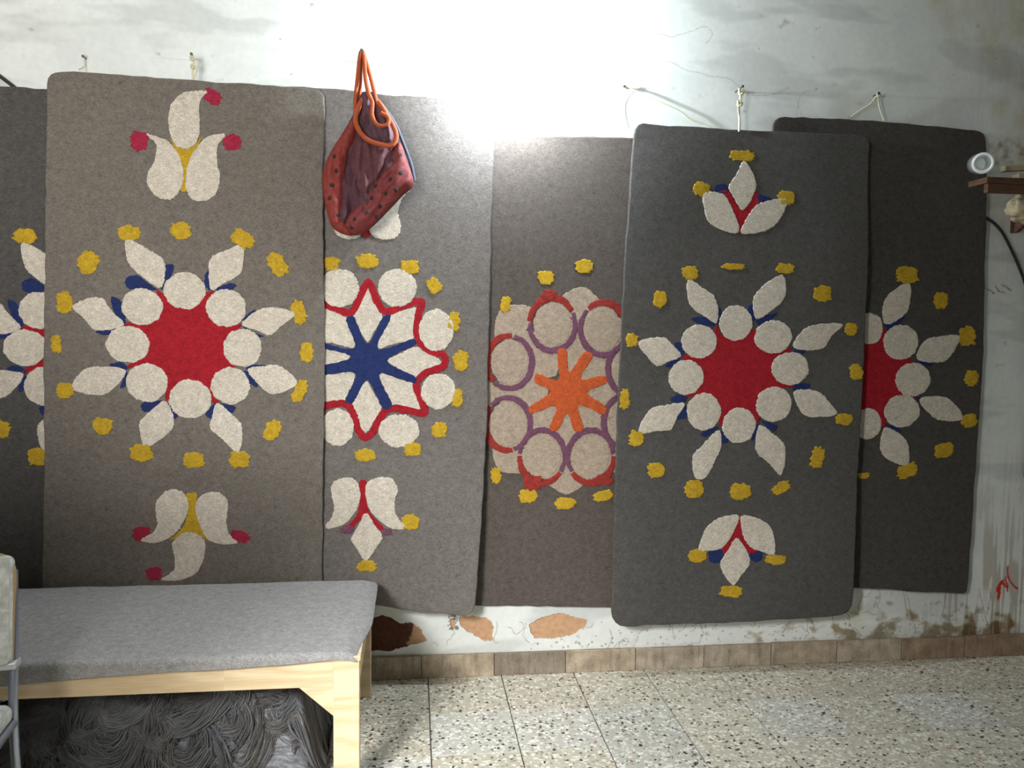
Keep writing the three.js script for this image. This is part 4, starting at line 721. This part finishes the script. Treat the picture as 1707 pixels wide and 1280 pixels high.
// ================================================================ bench
{
  const X0 = -1.92, X1 = -0.222, Z0 = 0.125, Z1 = 0.835, TOP = 0.432;
  const B = thing('wooden_bench', 'low pale pine bench under a grey felt mat', 'bench', [(X0 + X1) / 2, 0, (Z0 + Z1) / 2]);
  const put = (n, g) => { g = metricUV(g, 1.1, rnd(), rnd()); g.translate(-(X0 + X1) / 2, 0, -(Z0 + Z1) / 2); return mesh(n, g, pine, B); };
  put('top_board', span(X0, X1 + 0.004, TOP - 0.014, TOP, Z0 - 0.02, Z1 + 0.004, 0.002));
  const lw = 0.078, ld = 0.045;
  for (const [a, b] of [[X0, Z0], [X1 - lw, Z0], [X0, Z1 - ld], [X1 - lw, Z1 - ld]]) put('leg', span(a, a + lw, 0, TOP - 0.014, b, b + ld, 0.003));
  put('front_rail', span(X0 + lw, X1 - lw, TOP - 0.094, TOP - 0.014, Z1 - 0.032, Z1 - 0.004, 0.002));
  put('back_rail', span(X0 + lw, X1 - lw, TOP - 0.094, TOP - 0.014, Z0 + 0.004, Z0 + 0.032, 0.002));
  put('side_rail', span(X0 + 0.004, X0 + 0.03, TOP - 0.114, TOP - 0.014, Z0 + ld, Z1 - ld, 0.002)); put('side_rail', span(X1 - 0.03, X1 - 0.004, TOP - 0.114, TOP - 0.014, Z0 + ld, Z1 - ld, 0.002));
  for (const s of [0, 1]) {
    const x = s ? X1 - lw : X0 + lw, q = s ? -1 : 1, sh = new THREE.Shape([[x, TOP - 0.094], [x + q * 0.10, TOP - 0.094], [x, TOP - 0.185]].map(([a, b]) => new THREE.Vector2(a, b)));
    const g = new THREE.ExtrudeGeometry(sh, { depth: 0.026, bevelEnabled: false }); g.translate(0, 0, Z1 - 0.031); put('corner_brace', g);
  }
  // felt mat lying on the bench, sagging over its front edge further and further to the left
  const nx = 70, nv = 60, pos = [], uv = [], idx = [], th = 0.012;
  const px0 = X0 - 0.03, px1 = X1 + 0.026, zb = 0.112;
  const prof = (u, v) => { // u 0..1 left to right, v 0..1 from back to hem
    const x = px0 + (px1 - px0) * u, drop = 0.022 + 0.052 * smooth(1.0, 0.25, u) + 0.006 * Math.sin(u * 9) * smooth(1, 0.8, u), R = 0.018, flat = Z1 + 0.009 - R - zb, total = flat + R * 1.57 * Math.min(1, drop / R) + Math.max(0, drop - R), s = v * total;
    let y = TOP + th + 0.0015, z = zb + s;
    const k = Math.min(1, drop / R);
    if (s > flat) { const a = (s - flat) / R; if (a < 1.57 * k) { z = zb + flat + R * Math.sin(a); y -= R * (1 - Math.cos(a)); } else { z = zb + flat + R; y -= R + (s - flat - R * 1.57); } }
    y += 0.0016 * noise2(x * 4, z * 5) + 0.0008; let X = x;
    const cr = 0.05, dz = Z1 + 0.008 - z, dxr = px1 - x; // rounded corner at the right front, curving down at the end
    { const e = smooth(0.965, 1, u); y -= 0.010 * e * e; X -= (0.034 * smooth(0.55, 1.0, v) + 0.01 * smooth(0.06, 0, v)) * smooth(0.8, 1, u); }
    return [X, y, z, s];
  };
  for (const side of [0, 1]) for (let i = 0; i <= nx; i++) for (let j = 0; j <= nv; j++) {
    const u = i / nx, v = 1 - Math.pow(1 - j / nv, 1.6), p = prof(u, v), e = 0.001, a = prof(Math.min(1, u + e), v), b = prof(u, Math.min(1, v + e)), a0 = prof(Math.max(0, u - e), v), b0 = prof(u, Math.max(0, v - e));
    const n = V3(b.slice(0, 3)).sub(V3(b0.slice(0, 3))).cross(V3(a.slice(0, 3)).sub(V3(a0.slice(0, 3)))).normalize(); const rim = Math.min(1, Math.min(i, nx - i, j, nv - j) / 1.0) ? 1 : 0; const t = side ? th * (rim ? 1 : 0.72) : (rim ? 0 : th * 0.28);
    pos.push(p[0] - n.x * t, p[1] - n.y * t, p[2] - n.z * t); uv.push(p[0], p[3]);
  }
  const S = (nx + 1) * (nv + 1), at = (s, i, j) => s * S + i * (nv + 1) + j;
  for (let i = 0; i < nx; i++) for (let j = 0; j < nv; j++) { idx.push(at(0, i, j), at(0, i, j + 1), at(0, i + 1, j + 1), at(0, i, j), at(0, i + 1, j + 1), at(0, i + 1, j)); idx.push(at(1, i, j), at(1, i + 1, j + 1), at(1, i, j + 1), at(1, i, j), at(1, i + 1, j), at(1, i + 1, j + 1)); }
  for (let i = 0; i < nx; i++) { idx.push(at(0, i, 0), at(0, i + 1, 0), at(1, i + 1, 0), at(0, i, 0), at(1, i + 1, 0), at(1, i, 0)); idx.push(at(0, i, nv), at(1, i + 1, nv), at(0, i + 1, nv), at(0, i, nv), at(1, i, nv), at(1, i + 1, nv)); }
  for (let j = 0; j < nv; j++) { idx.push(at(0, 0, j), at(1, 0, j + 1), at(0, 0, j + 1), at(0, 0, j), at(1, 0, j), at(1, 0, j + 1)); idx.push(at(0, nx, j), at(0, nx, j + 1), at(1, nx, j + 1), at(0, nx, j), at(1, nx, j + 1), at(1, nx, j)); }
  const g = new THREE.BufferGeometry(); g.setAttribute('position', new THREE.Float32BufferAttribute(pos, 3)); g.setAttribute('uv', new THREE.Float32BufferAttribute(uv, 2)); g.setIndex(idx); g.computeVertexNormals();
  tag(mesh('felt_mat', g, felt(0.50, 0.50, 0.505)), 'plain grey felt mat draped over the pine bench', 'mat');
}

// ================================================================ heap of raw wool under the bench
{
  const woolMap = dataTex(512, 512, (i, j) => { const s = 0.16 * noise2(i / 60, j / 4) + 0.10 * noise2(i / 20, j / 2 + 50) + 0.12 * fbm(i / 120, j / 60, 3); const v = 0.74 + s; return [v, v, v]; });
  const parts = [];
  const colour = (g, c) => { const n = g.attributes.position.count, a = new Float32Array(n * 3); for (let i = 0; i < n; i++) { a[3 * i] = c[0]; a[3 * i + 1] = c[1]; a[3 * i + 2] = c[2]; } g.setAttribute('color', new THREE.BufferAttribute(a, 3)); return g; };
  const tones = [[0.68, 0.70, 0.75], [0.78, 0.80, 0.82], [0.62, 0.64, 0.70], [0.70, 0.66, 0.63], [0.82, 0.83, 0.84], [0.66, 0.62, 0.63]];
  const heapH = (x) => 0.325 * smooth(-1.78, -0.95, x) * smooth(-0.335, -0.42, x) + 0.006;
  // surface of the heap: a lumpy loaf, s runs along the bench, f from the front foot over the top to the back
  const loaf = (x, f, out = 0) => {
    const H = heapH(x), c = Math.cos(f), sn = Math.max(0, Math.sin(f)), lump = 0.028 * noise3(x * 7, f * 2.2, 1) + 0.022 * (1 - Math.abs(noise3(x * 10 + 7, f * 3.4, 5))) - 0.012, q = out + lump;
    return [clamp(x, -1.79, -0.335), clamp(H * Math.pow(sn, 0.6) + q * sn * 0.8, 0.002, 0.336), clamp(0.47 + 0.27 * Math.sign(c) * Math.pow(Math.abs(c), 0.8) + q * c, 0.14, 0.80)];
  };
  {
    const nx = 120, nf = 60, pos = [], uv = [], idx = [];
    for (let i = 0; i <= nx; i++) for (let j = 0; j <= nf; j++) { const p = loaf(-1.78 + 1.445 * i / nx, Math.PI * j / nf); pos.push(...p); uv.push(i / nx * 3, j / nf); }
    for (let i = 0; i < nx; i++) for (let j = 0; j < nf; j++) { const a = i * (nf + 1) + j, b = a + nf + 1; idx.push(a, b, b + 1, a, b + 1, a + 1); }
    const g = new THREE.BufferGeometry(); g.setAttribute('position', new THREE.Float32BufferAttribute(pos, 3)); g.setAttribute('uv', new THREE.Float32BufferAttribute(uv, 2)); g.setIndex(idx); g.computeVertexNormals(); parts.push(colour(g, [0.42, 0.43, 0.46]));
  }
  // locks: bundles of fibres curling over the heap
  for (let k = 0; k < 210; k++) {
    const x = rr(-1.5, -0.37), f0 = rr(0.12, 1.5), tone = tones[(rnd() * 6) | 0], R = rr(0.025, 0.10), turn = rr(0.8, 4.2) * (rnd() < 0.5 ? -1 : 1), a0 = rnd() * 6.28, wid = rr(0.012, 0.032), rise = rr(0.004, 0.03), nfib = 40;
    for (let b = 0; b < nfib; b++) {
      const w = rr(-1, 1) * wid, o = rise + wid * 0.8 * Math.sqrt(Math.max(0, 1 - (w / wid) ** 2)) * rr(0.2, 1), t0 = rr(0, 0.3), t1 = rr(0.7, 1), q = [], jx = rr(-0.004, 0.004);
      for (let i = 0; i <= 7; i++) { const t = t0 + (t1 - t0) * i / 7, a = a0 + turn * t, rad = R * (0.5 + t) + w; q.push(loaf(x + rad * Math.cos(a) * 1.2 + jx * i, clamp(f0 + rad * Math.sin(a) * 4.2, 0.03, 2.2), o * Math.sin(Math.PI * (0.08 + 0.84 * t)))); }
      const lt = rr(0.75, 1.3); parts.push(colour(tube(q, rr(0.0008, 0.0017), 12, 3), tone.map((v) => Math.min(0.92, v * lt))));
    }
  }
  const g = mergeGeometries(parts.map((q) => { const r = q.index ? q.toNonIndexed() : q; return r; }));
  const m = tag(mesh('wool_heap', g, new THREE.MeshPhysicalMaterial({ vertexColors: true, map: woolMap, bumpMap: woolMap, bumpScale: 0.002, roughness: 1, sheen: 0.6, sheenRoughness: 0.6 })), 'heap of loose grey wool under the bench', 'wool'); m.userData.kind = 'stuff';
}

// ================================================================ chair at the left edge
{
  const C = thing('upholstered_chair', 'grey upholstered chair with steel tube frame at the left edge', 'chair', [-1.235, 0, 1.40]); C.rotation.y = 0.12;
  const clothTex = dataTex(256, 256, (i, j) => { const s = 0.06 * noise2(i / 2, j / 2) + 0.16 * fbm(i / 40, j / 40, 4) ; const v = 0.70 + s; return [v, v * 1.01, v * 0.97]; });
  const cloth = new THREE.MeshStandardMaterial({ map: clothTex, roughness: 0.95, bumpMap: clothTex, bumpScale: 0.002 });
  const tan = new THREE.MeshStandardMaterial({ color: new THREE.Color().setRGB(0.30, 0.21, 0.10), roughness: 0.8 });
  const W = 0.21;
  // frame tubes
  for (const s of [-1, 1]) {
    mesh('leg', tube([[s * W, 0, -0.26], [s * W, 0.2, -0.235], [s * W, 0.43, -0.215], [s * W, 0.6, -0.23], [s * W * 0.98, 0.80, -0.255]], 0.0115, 30, 10), steel, C);
    mesh('leg', tube([[s * W, 0, 0.22], [s * W, 0.2, 0.205], [s * W, 0.425, 0.19]], 0.0115, 16, 10), steel, C);
    mesh('seat_rail', tube([[s * W, 0.425, -0.215], [s * W, 0.422, 0], [s * W, 0.425, 0.20]], 0.0115, 12, 10), steel, C);
    mesh('mounting_clip', metricUV(box(0.05, 0.02, 0.045, s * (W - 0.012), 0.572, -0.222, 0.006)), new THREE.MeshStandardMaterial({ color: new THREE.Color().setRGB(0.55, 0.55, 0.55), metalness: 0.5, roughness: 0.45 }), C);
    const c = new RoundedBoxGeometry(0.024, 0.02, 0.024, 2, 0.005); c.translate(s * W, 0.011, 0.22); mesh('rubber_foot', c, blackRubber, C);
  }
  mesh('stretcher', tube([[-W, 0.42, 0.19], [0, 0.42, 0.19], [W, 0.42, 0.19]], 0.009, 8, 8), steel, C); mesh('stretcher', tube([[-W, 0.42, -0.215], [0, 0.42, -0.215], [W, 0.42, -0.215]], 0.009, 8, 8), steel, C);
  const bk = mesh('backrest', metricUV(new RoundedBoxGeometry(0.43, 0.27, 0.045, 4, 0.02), 3), cloth, C); bk.position.set(0, 0.708, -0.222); bk.rotation.x = -0.12;
  mesh('piping', tube([[-0.212, -0.12, 0.0], [-0.2135, 0, 0.0], [-0.212, 0.11, 0], [-0.19, 0.134, 0], [0, 0.136, 0], [0.19, 0.134, 0], [0.212, 0.11, 0], [0.2135, 0, 0], [0.212, -0.12, 0]], 0.005, 70, 6), tan, bk);
  const st = mesh('seat', metricUV(new RoundedBoxGeometry(0.43, 0.05, 0.42, 4, 0.022), 3), cloth, C); st.position.set(0, 0.455, 0.0);
}

// ================================================================ shelf of odds and ends at the right edge
{
  const S = thing('wall_shelf', 'dark wooden wall shelf at the right edge', 'shelf', [2.47, 2.005, 0]);
  const w = metricUV(span(-0.33, 0.33, 0.0, 0.024, 0.19, 0.30, 0.003), 2); mesh('board', w, darkWood, S);
  const w2 = metricUV(span(-0.322, 0.32, -0.035, 0.0, 0.272, 0.296, 0.002), 2); mesh('front_lip', w2, darkWood, S);
  for (const x of [0.03, 0.22]) { const sh = new THREE.Shape([[0, 0], [0.26, 0], [0.26, -0.02], [0.03, -0.15], [0, -0.15]].map(([a, b]) => new THREE.Vector2(a, b))); const g = new THREE.ExtrudeGeometry(sh, { depth: 0.02, bevelEnabled: false }); g.rotateY(-Math.PI / 2); g.translate(x, 0.0, 0); mesh('bracket', metricUV(g, 2), darkWood, S); }
}
{
  const J = thing('plastic_jar', 'clear jar lying on the wall shelf with its round base facing out', 'jar', [2.095, 2.072, 0.335]);
  const clear = new THREE.MeshPhysicalMaterial({ color: new THREE.Color().setRGB(0.86, 0.88, 0.86), roughness: 0.18, transmission: 0.75, thickness: 0, ior: 1.45 });
  const g = new THREE.LatheGeometry([[0.018, 0], [0.034, 0.002], [0.040, 0.008], [0.041, 0.02], [0.040, 0.13], [0.03, 0.15], [0.028, 0.17]].map(([x, y]) => new THREE.Vector2(x, y)), 32); g.rotateX(-Math.PI / 2); mesh('jar_body', g, clear, J);
  const t = new THREE.TorusGeometry(0.033, 0.0065, 10, 32); t.translate(0, 0, 0.004); mesh('base_ring', t, new THREE.MeshPhysicalMaterial({ color: new THREE.Color().setRGB(0.8, 0.82, 0.8), roughness: 0.25 }), J);
  const k = new THREE.CylinderGeometry(0.03, 0.03, 0.016, 24); k.rotateX(Math.PI / 2); k.translate(0, 0, -0.178); mesh('lid', k, new THREE.MeshStandardMaterial({ color: new THREE.Color().setRGB(0.6, 0.6, 0.58), roughness: 0.5 }), J); J.rotation.set(0.16, -0.5, 0, 'YXZ');
}
{
  const pale = new THREE.MeshStandardMaterial({ map: pineMap, color: new THREE.Color().setRGB(0.85, 0.9, 0.95), roughness: 0.7 });
  const a = metricUV(new RoundedBoxGeometry(0.42, 0.022, 0.03, 2, 0.003), 1); a.rotateZ(0.06); a.translate(2.47, 2.09, 0.225);
  const b = metricUV(new RoundedBoxGeometry(0.09, 0.03, 0.04, 2, 0.004), 1);
  tag(mesh('wooden_stick', a, pale), 'long pale stick propped on a block on the wall shelf', 'stick');
  const bl = mesh('wooden_block', b, pale); bl.position.set(2.36, 2.0445, 0.225); tag(bl, 'small pale block under the stick on the wall shelf', 'block');
  const b2 = metricUV(new RoundedBoxGeometry(0.06, 0.06, 0.04, 2, 0.004), 1); const bl2 = mesh('wooden_block', b2, pale); bl2.position.set(2.62, 2.0595, 0.225); tag(bl2, 'taller pale block at the hidden end of the stick', 'block');
}
{ // cream cloth bundle hung below the shelf
  const g = new THREE.SphereGeometry(1, 48, 32), p = g.attributes.position;
  for (let i = 0; i < p.count; i++) { const v = new THREE.Vector3().fromBufferAttribute(p, i), k = 1 + 0.16 * noise3(v.x * 2.2, v.y * 1.1, v.z * 2.2) + 0.06 * noise3(v.x * 7, v.y * 3, v.z * 7); p.setXYZ(i, v.x * 0.085 * k, v.y * 0.06 * k, v.z * 0.055 * k); }
  metricUV(g, 2); g.computeVertexNormals();
  const m = thing('cloth_bundle', 'cream cloth bundle hanging under the wall shelf', 'cloth', [2.42, 1.935, 0.17]);
  const creamMat = felt(0.92, 0.80, 0.52); mesh('bundle', g, creamMat, m);
  mesh('tie', tube([[0.0, 0.045, 0.0], [0.004, 0.06, 0.004], [0, 0.078, 0.0]], 0.006, 10, 7), creamMat, m);
}
// ================================================================ unseen blocker added out of frame, left, to shade the lower left rugs
{
  const C = thing('added_cupboard', 'unseen dark wooden cabinet added left of the chair to shade the lower left rugs', 'added_cupboard', [-1.56, 0, 1.95]);
  const put = (n, g, parent = C) => mesh(n, metricUV(g, 1.5), darkWood, parent);
  put('carcass', span(-0.5, 0.5, 0.08, 1.5, -0.2, 0.18, 0.004)); put('plinth', span(-0.48, 0.48, 0, 0.08, -0.18, 0.16)); put('top_board', span(-0.515, 0.515, 1.5, 1.525, -0.21, 0.21, 0.004));
  for (const s of [-1, 1]) { const d = put('door', span(s < 0 ? -0.495 : 0.004, s < 0 ? -0.004 : 0.495, 0.1, 1.48, 0.18, 0.2, 0.003)); mesh('handle', box(0.012, 0.12, 0.016, s * 0.04, 0.85, 0.208, 0.004), steel, d); }
}

renderer.render(scene, camera);
